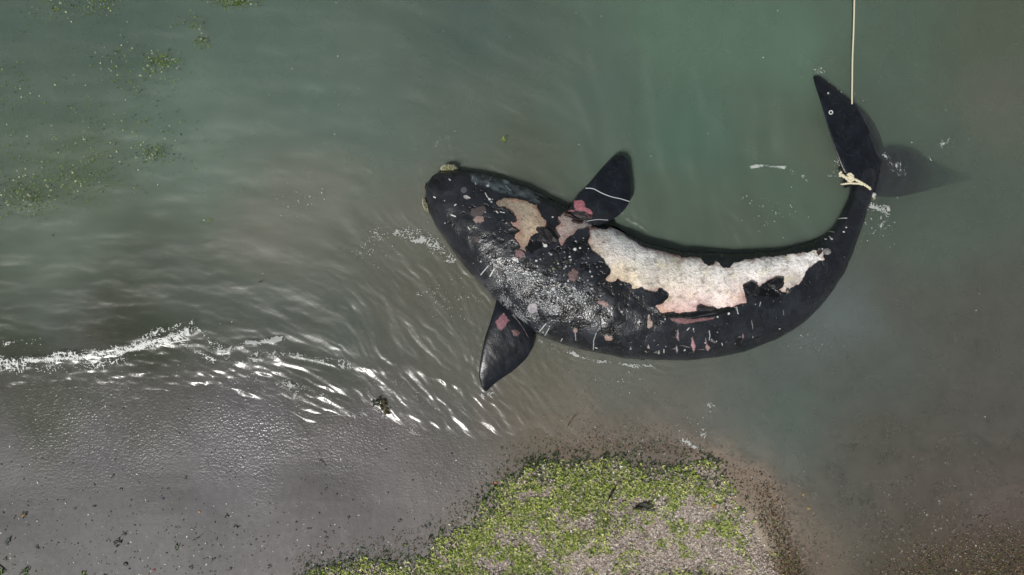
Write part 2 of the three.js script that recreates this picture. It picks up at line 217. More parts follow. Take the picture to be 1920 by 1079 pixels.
// ------------------------------------------------------------------ water: a rippled surface over stirred-up silt (stacked sheets of suspended grains down to half a metre)
// [pixel x, pixel y, colour of the silt (shade of the wave face put in behind the breaker), grains: share of light stopped per metre]
const siltC = field([
  [0, 50, 70, 90, 82, 5], [200, 60, 70, 90, 82, 5], [500, 50, 76, 97, 88, 5], [900, 60, 72, 92, 86, 5], [1300, 50, 82, 106, 92, 5], [1500, 100, 84, 108, 93, 5], [1700, 60, 76, 92, 82, 5], [1850, 60, 77, 86, 74, 5], [1860, 180, 90, 90, 82, 5], [1700, 230, 80, 90, 80, 5],
  [100, 180, 74, 92, 82, 5], [130, 320, 82, 96, 80, 5], [350, 200, 84, 106, 96, 5], [400, 300, 96, 110, 100, 6], [600, 200, 82, 102, 94, 5], [600, 350, 102, 104, 96, 7], [500, 450, 102, 102, 94, 7], [100, 460, 92, 102, 92, 6], [700, 250, 84, 98, 90, 6], [800, 420, 96, 96, 88, 7], [1000, 270, 82, 88, 78, 6], [900, 200, 84, 98, 90, 5], [1100, 200, 82, 96, 88, 5], [1300, 250, 80, 100, 88, 5], [1250, 400, 86, 93, 83, 6], [1400, 430, 86, 90, 80, 6], [1500, 330, 82, 96, 84, 6], [1550, 290, 92, 92, 80, 6],
  [1660, 300, 80, 88, 82, .9], [1700, 320, 80, 88, 82, .9], [1735, 325, 80, 88, 82, 1.2], [1780, 330, 82, 88, 80, 2.4], [1645, 250, 78, 88, 80, 1.4], [1620, 215, 78, 88, 80, 1.6], [1750, 450, 85, 91, 83, 3], [1700, 560, 88, 89, 82, 2.2], [1850, 600, 86, 85, 78, 2], [1600, 700, 85, 90, 84, 2.2], [1450, 730, 86, 92, 87, 3.5], [1850, 800, 88, 85, 79, 1.8], [1480, 790, 86, 96, 89, 5], [1420, 860, 94, 99, 93, 5], [1650, 850, 86, 84, 76, 1.8], [1560, 960, 90, 92, 86, 3], [1700, 980, 84, 82, 76, 2], [1850, 930, 90, 84, 79, 2], [1150, 720, 100, 101, 93, 5], [1000, 760, 90, 90, 76, 4], [1230, 790, 96, 94, 86, 5], [1580, 600, 96, 102, 102, 5],
  [100, 600, 84, 94, 88, 6], [350, 590, 84, 92, 86, 6], [500, 600, 82, 90, 84, 6], [650, 640, 84, 92, 86, 6], [800, 640, 94, 95, 89, 6], [780, 560, 92, 91, 82, 6], [870, 520, 92, 90, 80, 6], [760, 720, 86, 88, 78, 5], [880, 720, 98, 98, 92, 5], [60, 650, 66, 70, 58, 8], [200, 640, 58, 60, 48, 9], [300, 618, 62, 66, 54, 8], [400, 640, 72, 76, 66, 7], [150, 700, 82, 82, 76, 5], [400, 700, 82, 84, 78, 5], [560, 700, 72, 76, 68, 6]].map(([x, y, R, G, B, k]) => { const m = (R + G + B) / 3; return [x, y, lerp(R, m, .12) - (x > 1050 && y > 120 ? 2 : 0) + (y < 250 ? 3 : 0), lerp(G, m, .12) + (x > 1050 && y < 520 ? 5 : 2), lerp(B, m, .12) + (x > 1050 ? 2 : 0), k].map((v, i) => i > 1 && i < 5 && x < 900 && y < 480 ? v * 1.035 + 1 : v); }), 3.6, 2500);  // dark rows behind the breaker: stirred sand plus wave-face shade put into the colour
const swirl = (x, z) => [x * 80 + 960 + 60 * fbm(x * .5, z * .5, 4) + 14 * N(x * 2.6, z * 2.6), z * 80 + 539.5 + 40 * fbm(x * .5 + 50, z * .5, 4) + 10 * N(x * 2.6 + 4, z * 2.6 + 9)];
const water = thing('water'); tag(water, 'shallow turbid grey green sea water round the whale', null, null, 'structure');
{
  const val = new Float32Array(GNX * GNZ), pos = new Float32Array(GNX * GNZ * 3), uv = new Float32Array(GNX * GNZ * 2);
  for (let j = 0; j < GNZ; j++) for (let i = 0; i < GNX; i++) { const k = j * GNX + i; val[k] = watGrid[k] - bedGrid[k] + .002; pos[k * 3] = XS[i]; pos[k * 3 + 1] = watGrid[k]; pos[k * 3 + 2] = ZS[j]; uv[k * 2] = XS[i] / 3; uv[k * 2 + 1] = ZS[j] / 3; }
  const microBump = texture(1024, 1024, (i, j) => { const u = i / 1024, v = j / 1024; return .5 + .2 * N(u * 26, v * 26, 26, 26) + .12 * N(u * 60, v * 60, 60, 60); });
  const chop = field(rip.map(([x, y, d, a]) => [x, y, clamp(.56 - .042 * a / .001, .21, .5)]), 3);
  const roughMap = texture(512, 288, (i, j) => { const x = lerp(-12.9, 12.9, (i + .5) / 512), z = lerp(-7.5, 7.5, (j + .5) / 288); return chop(x * 80 + 960 + 30 * N(x, z), z * 80 + 539.5 + 30 * N(x + 9, z)) * (1 + .15 * N(x * 2, z * 2)); });
  roughMap.channel = 1; roughMap.wrapS = roughMap.wrapT = THREE.ClampToEdgeWrapping;
  const uv1 = new Float32Array(GNX * GNZ * 2); for (let k = 0; k < GNX * GNZ; k++) { uv1[k * 2] = (pos[k * 3] + 12.9) / 25.8; uv1[k * 2 + 1] = (pos[k * 3 + 2] + 7.5) / 15; }
  mesh('water_surface', clipGrid(GNX, GNZ, { position: [pos, 3], uv: [uv, 2], uv1: [uv1, 2] }, val), new THREE.MeshPhysicalMaterial({ color: 0xffffff, roughness: 1, roughnessMap: roughMap, transmission: 1, thickness: 0, ior: 1.34, bumpMap: microBump, bumpScale: .004 }), water);
  const sx = axis(-12.9, 12.9, .08, 420), sz = axis(-7.5, 7.5, .08, 420), nx = sx.length, ny = sz.length, depth = [.012, .035, .065, .1, .14, .19, .25, .33, .45, .6];
  for (let l = 0; l < 9; l++) {
    const p = new Float32Array(nx * ny * 3), c = new Float32Array(nx * ny * 4), v = new Float32Array(nx * ny), last = l === 8, cover = last ? 1 : .28;
    for (let j = 0; j < ny; j++) for (let i = 0; i < nx; i++) {
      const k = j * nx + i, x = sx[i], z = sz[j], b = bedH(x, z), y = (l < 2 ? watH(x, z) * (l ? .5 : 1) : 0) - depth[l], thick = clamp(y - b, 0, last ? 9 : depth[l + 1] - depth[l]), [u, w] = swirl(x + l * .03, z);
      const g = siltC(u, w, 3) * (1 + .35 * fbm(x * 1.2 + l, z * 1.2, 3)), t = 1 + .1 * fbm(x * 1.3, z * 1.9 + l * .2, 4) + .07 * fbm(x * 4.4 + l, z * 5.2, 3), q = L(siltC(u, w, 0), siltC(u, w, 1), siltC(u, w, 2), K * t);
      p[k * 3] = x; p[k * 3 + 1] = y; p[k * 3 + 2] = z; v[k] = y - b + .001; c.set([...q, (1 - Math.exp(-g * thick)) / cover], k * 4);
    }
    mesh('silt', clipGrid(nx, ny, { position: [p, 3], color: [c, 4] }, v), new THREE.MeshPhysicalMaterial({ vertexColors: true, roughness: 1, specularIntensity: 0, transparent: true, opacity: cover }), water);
  }
}
// ------------------------------------------------------------------ the whale: a body lofted between its two outlines, belly up, half afloat
const whale = thing('whale');
tag(whale, 'dead black whale lying belly up and curved in the shallows, skin peeled to white blubber', 'whale');
// [outer outline, inner outline (photograph pixels), half height in metres, height of the middle]
const PAIRS = [
  [801, 352, 806, 338, .12, -.02], [796, 366, 823, 320, .42, -.02], [800, 394, 852, 314, .52, -.02], [815, 428, 892, 318, .62, -.02], [845, 473, 942, 329, .74, -.03], [885, 521, 993, 346, .84, -.04], [930, 572, 1045, 371, .9, -.05], [975, 611, 1105, 398, .95, -.05], [1040, 646, 1165, 424, .98, -.05], [1110, 664, 1214, 447, 1.0, -.05], [1180, 677, 1265, 460, 1.0, -.05], [1260, 681, 1312, 466, .98, -.05], [1340, 675, 1360, 467, .93, -.05], [1410, 659, 1410, 466, .86, -.05], [1470, 632, 1455, 462, .78, -.05], [1520, 596, 1495, 454, .68, -.04], [1560, 550, 1530, 441, .58, -.03], [1588, 500, 1557, 419, .49, -.02], [1607, 450, 1574, 394, .41, -.01], [1622, 410, 1585, 370, .35, .0], [1636, 372, 1589, 345, .29, .01], [1646, 335, 1585, 318, .2, .0], [1646, 300, 1580, 295, .1, -.03], [1625, 276, 1590, 274, .03, -.06]];
for (const p of PAIRS) { const dx = p[0] - p[2], dy = p[1] - p[3], l = Math.hypot(dx, dy), k = Math.min(1, l / 60); p[0] -= dx / l * 4.5 * k; p[1] -= dy / l * 4.5 * k; p[2] += dx / l * 8 * k; p[3] += dy / l * 8 * k; }
const cm = (a, c) => { const n = PAIRS.length; return (t) => { const i = clamp(Math.floor(t), 0, n - 2), f = t - i, p = (k) => PAIRS[clamp(k, 0, n - 1)][c], p0 = p(i - 1), p1 = p(i), p2 = p(i + 1), p3 = p(i + 2); return .5 * (2 * p1 + (p2 - p0) * f + (2 * p0 - 5 * p1 + 4 * p2 - p3) * f * f + (3 * p1 - p0 - 3 * p2 + p3) * f * f * f); }; };
const [fOx, fOy, fIx, fIy, fH, fY] = [0, 1, 2, 3, 4, 5].map((c) => cm(PAIRS, c));
const NS = 620, NT = 260, BL = 12.4;                          // rings, points round each ring (the seam runs along the underside)
const bp = new Float32Array(NS * NT * 3), bn = new Float32Array(NS * NT * 3), buv = new Float32Array(NS * NT * 2);
const sgn = (v, e) => Math.sign(v) * Math.pow(Math.abs(v), e);
for (let i = 0; i < NS; i++) {
  const u = i / (NS - 1), t = u * (PAIRS.length - 1), ox = X(fOx(t)), oz = Z(fOy(t)), ix = X(fIx(t)), iz = Z(fIy(t)), hh = Math.max(.008, fH(t)), yc = fY(t), close = Math.sqrt(clamp(t / .6, 0, 1));
  for (let j = 0; j < NT; j++) {
    const v = j / (NT - 1), w = .5 + (v - .5) * (1 - .35 * (1 - (2 * v - 1) ** 2) * 0), th = (w - .25) * 2 * Math.PI, c = sgn(Math.cos(th), .92), s = sgn(Math.sin(th), .92), k = (i * NT + j) * 3;
    const q = .5 + .5 * c * close;                            // 0 inner outline .. 1 outer outline
    bp[k] = lerp(ix, ox, q); bp[k + 1] = yc + hh * s; bp[k + 2] = lerp(iz, oz, q); buv[(i * NT + j) * 2] = u; buv[(i * NT + j) * 2 + 1] = v;
  }
}
function gridNormals(p, ns, nt) {
  const g = new THREE.BufferGeometry(), idx = []; g.setAttribute('position', new THREE.BufferAttribute(p, 3));
  for (let i = 0; i < ns - 1; i++) for (let j = 0; j < nt - 1; j++) { const a = i * nt + j; idx.push(a, a + nt, a + nt + 1, a, a + nt + 1, a + 1); }
  g.setIndex(idx); g.computeVertexNormals(); const n = g.attributes.normal.array;
  for (let i = 0; i < ns; i++) for (let c = 0; c < 3; c++) { const a = i * nt * 3 + c, b = a + (nt - 1) * 3, m = n[a] + n[b]; n[a] = n[b] = m; }
  for (let k = 0; k < n.length; k += 3) { const l = Math.hypot(n[k], n[k + 1], n[k + 2]) || 1; n[k] /= l; n[k + 1] /= l; n[k + 2] /= l; }
  return n;
}
{ let n = gridNormals(bp, NS, NT); const mid = ((NS >> 1) * NT + (NT >> 1)) * 3; if (n[mid + 1] < 0) { for (let k = 0; k < n.length; k++) n[k] = -n[k]; } bn.set(n); }
const flip = (() => { const a = ((NS >> 1) * NT + (NT >> 1)), b = a + NT, c = b + 1, g = (k, o) => bp[k * 3 + o]; return ((g(b, 2) - g(a, 2)) * (g(c, 0) - g(a, 0)) - (g(b, 0) - g(a, 0)) * (g(c, 2) - g(a, 2))) < 0; })();
// height of the animal's upper side over the plan, for everything that lies on it
const TX = -2.4, TZ = -6, TS = .02, TW = 690, TD = 510, top = new Float32Array(TW * TD).fill(-9);
function cover(p, idx) {                                      // the highest point of these triangles over every cell
  for (let k = 0; k < idx.length; k += 3) {
    const [a, b, c] = [idx[k] * 3, idx[k + 1] * 3, idx[k + 2] * 3], ax = (p[a] - TX) / TS, az = (p[a + 2] - TZ) / TS, bx = (p[b] - TX) / TS, bz = (p[b + 2] - TZ) / TS, cx = (p[c] - TX) / TS, cz = (p[c + 2] - TZ) / TS, D = (bx - ax) * (cz - az) - (cx - ax) * (bz - az);
    if (Math.abs(D) < 1e-9) continue;
    for (let j = Math.max(0, Math.ceil(Math.min(az, bz, cz))); j <= Math.min(TD - 1, Math.max(az, bz, cz)); j++) for (let i = Math.max(0, Math.ceil(Math.min(ax, bx, cx))); i <= Math.min(TW - 1, Math.max(ax, bx, cx)); i++) {
      const u = ((i - ax) * (cz - az) - (cx - ax) * (j - az)) / D, v = ((bx - ax) * (j - az) - (i - ax) * (bz - az)) / D; if (u < -1e-6 || v < -1e-6 || u + v > 1.000001) continue;
      const y = p[a + 1] + u * (p[b + 1] - p[a + 1]) + v * (p[c + 1] - p[a + 1]); if (y > top[j * TW + i]) top[j * TW + i] = y;
    }
  }
}
const bodyIdx = []; for (let i = 0; i < NS - 1; i++) for (let j = 0; j < NT - 1; j++) { const a = i * NT + j; bodyIdx.push(a, a + NT, a + NT + 1, a, a + NT + 1, a + 1); }
function topAt(x, z) { const u = clamp((x - TX) / TS, 0, TW - 1.01), v = clamp((z - TZ) / TS, 0, TD - 1.01), i = u | 0, j = v | 0, k = j * TW + i, a = u - i, b = v - j, q = [top[k], top[k + 1], top[k + TW], top[k + TW + 1]], m = Math.max(...q); if (m < -8) return -9; const r = q.map((h) => h < -8 ? m : h); return lerp(lerp(r[0], r[1], a), lerp(r[2], r[3], a), b); }
cover(bp, bodyIdx);
const on = (x, y) => { let h = .6; for (let k = 0; k < 4; k++) { const [a, b] = P(x, y, h), t = topAt(a, b); h = t > -1 ? t : h * .5; } return [...P(x, y, h), h]; };   // photograph pixel -> point on the animal
const onPoly = (a) => a.map(([x, y]) => on(x, y).slice(0, 2));
const from = (x0, y0, s, a) => a.map(([x, y]) => [x0 + x / s, y0 + y / s]);   // coordinates read in an enlargement -> photograph pixels

// ---- where the skin has come off
const longPatch = onPoly(from(1060, 400, 3.173, [[128, 98], [170, 88], [205, 92], [250, 105], [265, 80], [300, 85], [340, 110], [390, 150], [440, 180], [480, 205], [530, 220], [600, 232], [670, 250], [690, 270], [740, 265], [800, 270], [815, 290], [820, 312], [850, 322], [880, 315], [892, 292], [915, 303], [935, 325], [985, 326], [1010, 295], [1100, 280], [1200, 265], [1300, 258], [1400, 245], [1490, 228], [1525, 208], [1562, 207], [1580, 235], [1560, 252], [1530, 262], [1555, 287], [1520, 290], [1500, 295], [1470, 320], [1430, 355], [1410, 400], [1390, 430], [1350, 445], [1320, 470], [1288, 478], [1272, 458], [1295, 430], [1300, 390], [1260, 382], [1220, 400], [1190, 420], [1150, 445], [1140, 425], [1110, 410], [1055, 430], [1070, 490], [1076, 545], [1030, 547], [1000, 560], [940, 567], [895, 575], [860, 560], [800, 550], [780, 572], [800, 582], [740, 592], [690, 597], [620, 597], [562, 590], [528, 560], [570, 535], [608, 505], [618, 490], [600, 468], [570, 456], [545, 453], [552, 470], [490, 472], [450, 445], [400, 450], [395, 430], [350, 410], [310, 395], [280, 412], [240, 417], [230, 402], [268, 350], [252, 315], [235, 300], [218, 272], [180, 240], [150, 220], [128, 182], [150, 152], [138, 112]]));
const headPatch = onPoly(from(760, 240, 3.84, [[648, 545], [665, 525], [700, 513], [760, 510], [830, 520], [900, 547], [940, 560], [960, 600], [985, 640], [1022, 690], [985, 732], [938, 722], [962, 762], [905, 790], [872, 850], [858, 862], [862, 890], [850, 920], [815, 937], [788, 908], [785, 882], [822, 870], [812, 838], [772, 805], [780, 770], [832, 745], [800, 728], [768, 708], [733, 675], [748, 664], [792, 690], [788, 642], [772, 602], [720, 580], [668, 566]]));
const armPatch = onPoly(from(960, 300, 6.346, [[528, 640], [560, 690], [610, 640], [700, 660], [820, 690], [940, 720], [965, 755], [960, 790], [890, 820], [830, 845], [760, 850], [720, 900], [650, 950], [610, 1010], [570, 1060], [545, 960], [500, 860], [520, 810], [590, 770], [540, 740]]));
const box = (p) => [Math.min(...p.map((q) => q[0])), Math.min(...p.map((q) => q[1])), Math.max(...p.map((q) => q[0])), Math.max(...p.map((q) => q[1]))];
const ragged = (x, z) => .03 * N(x * 5, z * 5) + .022 * N(x * 13, z * 13) + .01 * N(x * 31, z * 31);
const flayed = [[longPatch, 0], [headPatch, 0], [armPatch, 0]].map(([p]) => { const b = box(p); return (x, z) => x < b[0] - .15 || x > b[2] + .15 || z < b[1] - .15 || z > b[3] + .15 ? -.2 : clamp(polyDist(p, x, z) + ragged(x, z), -.2, 9); });
const off = flayed.map(() => new Float32Array(NS * NT).fill(-.2)), bare = new Float32Array(NS * NT);
for (let k = 0; k < NS * NT; k++) { let m = -.2; if (bn[k * 3 + 1] > .02) for (let f = 0; f < 3; f++) m = Math.max(m, off[f][k] = flayed[f](bp[k * 3], bp[k * 3 + 2])); bare[k] = m; }

// ---- what the skin looks like: [pixel, how broken up, how scaly and pale (sun sheen painted in), wetness]
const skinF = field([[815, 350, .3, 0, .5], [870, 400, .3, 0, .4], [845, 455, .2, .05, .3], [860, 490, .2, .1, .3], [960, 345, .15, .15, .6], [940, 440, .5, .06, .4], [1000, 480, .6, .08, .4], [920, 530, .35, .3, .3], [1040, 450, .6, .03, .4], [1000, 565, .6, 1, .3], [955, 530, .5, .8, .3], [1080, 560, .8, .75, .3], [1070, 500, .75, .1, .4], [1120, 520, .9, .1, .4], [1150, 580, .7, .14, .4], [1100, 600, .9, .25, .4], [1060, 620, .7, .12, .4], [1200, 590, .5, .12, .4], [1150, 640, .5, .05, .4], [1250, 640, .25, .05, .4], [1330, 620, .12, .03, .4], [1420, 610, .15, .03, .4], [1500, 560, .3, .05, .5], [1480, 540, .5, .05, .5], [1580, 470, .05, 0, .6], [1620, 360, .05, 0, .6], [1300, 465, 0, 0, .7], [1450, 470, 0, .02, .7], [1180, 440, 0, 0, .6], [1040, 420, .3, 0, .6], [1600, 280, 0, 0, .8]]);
const PW = 1300, PD = 1000, PS = 100, marks = document.createElement('canvas'); marks.width = PW; marks.height = PD;   // marks on the skin, laid out in the whale's own plan, 1 cm a pixel
const ctx = marks.getContext('2d'), mp = (x, y) => { const q = on(x, y); return [(q[0] - TX) * PS, (q[1] - TZ) * PS]; };
ctx.lineCap = ctx.lineJoin = 'round';
const stroke = (a, w, c) => { ctx.strokeStyle = c; ctx.lineWidth = w * .56; ctx.beginPath(); a.forEach((p, i) => { const q = mp(...p); i ? ctx.lineTo(...q) : ctx.moveTo(...q); }); ctx.stroke(); };
const dot = (x, y, r, c, rx = 1, rot = 0) => { const q = mp(x, y); ctx.fillStyle = c; ctx.beginPath(); ctx.ellipse(q[0], q[1], r * rx, r, rot, 0, 7); ctx.fill(); };
const rag = (x, y, q, c, sx = 1, rr = Math.random) => { const n = 16, p = mp(x, y), tilt = (rr() - .3) * .8; ctx.fillStyle = c; ctx.beginPath(); for (let k = 0; k < n; k++) { const t = k / n * 6.2832, d = q * (.5 + .75 * rr()), u = Math.cos(t) * d * sx, v = Math.sin(t) * d; const X1 = p[0] + u * Math.cos(tilt) - v * Math.sin(tilt), Y1 = p[1] + u * Math.sin(tilt) + v * Math.cos(tilt); k ? ctx.lineTo(X1, Y1) : ctx.moveTo(X1, Y1); } ctx.closePath(); ctx.fill(); };
const blot = (a, c) => { ctx.fillStyle = c; ctx.beginPath(); a.forEach((p, i) => { const q = mp(...p); i ? ctx.lineTo(...q) : ctx.moveTo(...q); }); ctx.closePath(); ctx.fill(); };
{
  const r = rng(5), W = '#d6d9d6', Ad = (x, y) => [760 + x / 3.84, 240 + y / 3.84];
  // bird droppings and scratches read off the photograph
  for (const [a, w] of [[[[625, 345], [608, 385], [598, 420]], 1.6], [[[576, 470], [592, 500], [612, 518]], 3], [[[485, 345], [485, 372]], 1.6], [[[505, 396], [508, 408]], 2.4], [[[316, 372], [326, 382]], 4], [[[355, 558], [366, 552]], 4], [[[330, 628], [360, 640]], 4], [[[440, 490], [465, 505]], 4], [[[205, 498], [216, 504]], 4], [[[452, 715], [464, 735]], 3], [[[685, 605], [715, 612]], 3], [[[655, 600], [668, 612]], 4], [[[545, 1060], [600, 995]], 3], [[[612, 1070], [640, 1020]], 4]]) stroke(a.map((p) => Ad(...p)), w, W);
  for (const [x, y, q] of [[596, 418, 4.5], [608, 516, 4], [985, 838, 5], [1010, 850, 6], [1222, 876, 5], [1260, 866, 3], [1228, 820, 3], [1186, 930, 3], [1062, 644, 3], [985, 745, 2.5], [1078, 468, 3], [1202, 495, 4], [1266, 415, 2.5], [1102, 980, 2], [990, 766, 2]]) dot(...Ad(x, y), q * .62, W, 1.2);
  const Cd = (x, y) => [1060 + x / 3.173, 400 + y / 3.173];
  for (const [a, w] of [[[[185, 715], [170, 760], [168, 812]], 2.2], [[[180, 800], [192, 806]], 3], [[[928, 220], [936, 262]], 1.2], [[[1165, 530], [1158, 556]], 2], [[[1020, 560], [1030, 600]], 3], [[[740, 684], [726, 700]], 2.5], [[[765, 686], [764, 698]], 2.5], [[[715, 625], [717, 660]], 3], [[[700, 615], [700, 640]], 2], [[[596, 620], [597, 636]], 3], [[[858, 700], [862, 730], [858, 755]], 2.6], [[[835, 745], [838, 775]], 3], [[[674, 700], [670, 720]], 3], [[[588, 812], [588, 830]], 3], [[[1555, 95], [1600, 112]], 2], [[[1575, 135], [1588, 156]], 2.6], [[[1625, 32], [1650, 38]], 4], [[[930, 772], [936, 786]], 2.5], [[[1118, 735], [1120, 745]], 2], [[[565, 640], [590, 650]], 1.4], [[[1110, 640], [1118, 690]], 1.2], [[[1300, 580], [1305, 610]], 1]]) stroke(a.map((p) => Cd(...p)), w * .9, W);
  for (const [x, y, q] of [[58, 215, 4], [90, 208, 2.6], [976, 600, 3.4], [1660, 112, 2.5], [1675, 86, 2], [1553, 152, 2.5], [1588, 152, 3], [1085, 470, 2.4], [910, 620, 2.4], [150, 350, 2.4], [160, 378, 2.4]]) dot(...Cd(x, y), q * .75, W);
  stroke([[1032, 640], [1020, 655]].map(([x, y]) => [x, y]), 1.6, W); stroke([[1024, 608], [1012, 622]], 3, W); stroke([[1030, 616], [1022, 630]], 2.4, W); stroke([[1055, 635], [1052, 641]], 2.4, W); stroke([[1079, 626], [1080, 640]], 1.6, W);
  for (let k = 0; k < 120; k++) { const a = r(), x = 820 + a * 760, y = 330 + r() * 330; if (Math.abs(y - (390 + (x - 820) * .33)) > 120) continue; rag(x, y, .7 + r() * r() * 2.4, r() < .6 ? W : '#aeb4b6', .7 + r(), r); }
  for (let k = 0; k < 160; k++) { const x = 1030 + 110 * (r() + r() - 1), y = 540 + 90 * (r() + r() - 1); rag(x, y, .7 + r() * r() * 2.6, r() < .85 ? '#b9bec2' : '#6d7a46', .7 + r(), r); }
  for (let k = 0; k < 90; k++) { const x = 1310 + r() * 250, y = 660 - (x - 1310) * .55 + (r() - .6) * 60; stroke([[x, y], [x + (r() - .5) * 4, y + 4 + r() * 9]], .8, 'rgba(100,108,118,.28)'); }   // parallel scrapes on the lower flank
  for (let k = 0; k < 60; k++) { const x = 1170 + r() * 300, y = 640 + (r() - .5) * 50; stroke([[x, y], [x + (r() - .3) * 10, y + (r() - .5) * 4]], .9, 'rgba(130,138,146,.3)'); }
  // weathered pale film along the upper jaw edge
  for (let k = 0; k < 220; k++) { const t = r(), x = lerp(885, 1010, t), y = lerp(322, 366, t) + (r() - .25) * 26; dot(x, y, 1 + r() * 5, `rgba(${r() < .5 ? '150,165,168' : '105,122,130'},${.04 + r() * .12})`, 1.8, .35); }
  blot([[942, 338], [952, 337], [956, 344], [948, 345]], '#9fb2b4'); stroke([[935, 326], [955, 333], [975, 342]], 2, 'rgba(190,205,205,.6)'); stroke([[1012, 364], [1030, 369], [1050, 374]], 3, 'rgba(165,185,190,.8)'); stroke([[948, 348], [958, 358]], 5, 'rgba(170,185,188,.6)');
  dot(870, 357, 7, '#55525b', 1, 0); dot(874, 370, 4, 'rgba(170,165,165,.7)', 1.6, .5);
  // black raw places
  for (const [x, y, q, s] of [[1004, 462, 15, 1.1], [995, 505, 10, 1.2], [1030, 513, 8, 1.6], [987, 557, 7, 1.3], [1018, 559, 7, 1.3], [1038, 562, 7, 1.4], [1066, 580, 11, .7], [946, 518, 6, .8], [948, 545, 5, .8], [950, 494, 5, 1.3], [940, 450, 6, 1.6], [1070, 517, 6, 1], [1097, 500, 8, 1.4], [1040, 596, 13, 2.6], [1090, 608, 12, 1.8], [1138, 592, 6, 1.6], [1140, 620, 11, 1.8], [1210, 579, 6, 1.4], [1212, 580, 3, 1.6], [1233, 608, 5, 1.1], [1176, 574, 4, 1], [1048, 470, 7, 2], [1085, 455, 9, 1.6], [915, 440, 4, 1.4], [888, 388, 3, 1.2], [892, 391, 3, 1.4], [1475, 545, 9, 1.2], [1440, 548, 12, 1.8], [1410, 545, 8, 1]])
    for (let e = 0; e < 6; e++) rag(x + (r() - .5) * q * 1.3 * s, y + (r() - .5) * q * .9, q * (.3 + r() * .55), '#07080a', .7 + r() * s * .6, r);
  for (let k = 0; k < 120; k++) { const x = 830 + r() * 420, y = 350 + (x - 830) * .55 + (r() - .5) * 170; rag(x, y, .8 + r() * 3.4, '#08090b', .8 + r() * 1.4, r); }
  // dark crease of the mammary slit with its greenish lips
  blot([[1230, 588], [1262, 590], [1300, 588], [1350, 579], [1378, 575], [1380, 581], [1345, 592], [1300, 600], [1265, 600], [1240, 596]], '#07090a'); stroke([[1240, 590], [1280, 594], [1330, 588], [1372, 580]], 3, '#1c2318'); stroke([[1255, 597], [1300, 596], [1345, 588]], 3.5, '#41464a'); stroke([[1250, 592], [1300, 592], [1360, 580]], 1.4, '#0a0b0b');
  dot(1010, 430, 5, '#39452a', 1.4); blot([[898, 411], [912, 396], [910, 386], [884, 392], [882, 404]].map(([x, y]) => [x, y]), 'rgba(95,86,84,.55)');
}
const mk = ctx.getImageData(0, 0, PW, PD).data;
const TUW = 2048, TUH = 1024, skinCol = new Uint8Array(TUW * TUH * 4), skinRgh = new Uint8Array(TUW * TUH * 4), skinBmp = new Uint8Array(TUW * TUH * 4);
const encS = (v) => Math.round(255 * clamp(v <= 0.0031308 ? v * 12.92 : 1.055 * Math.pow(v, 1 / 2.4) - 0.055, 0, 1));
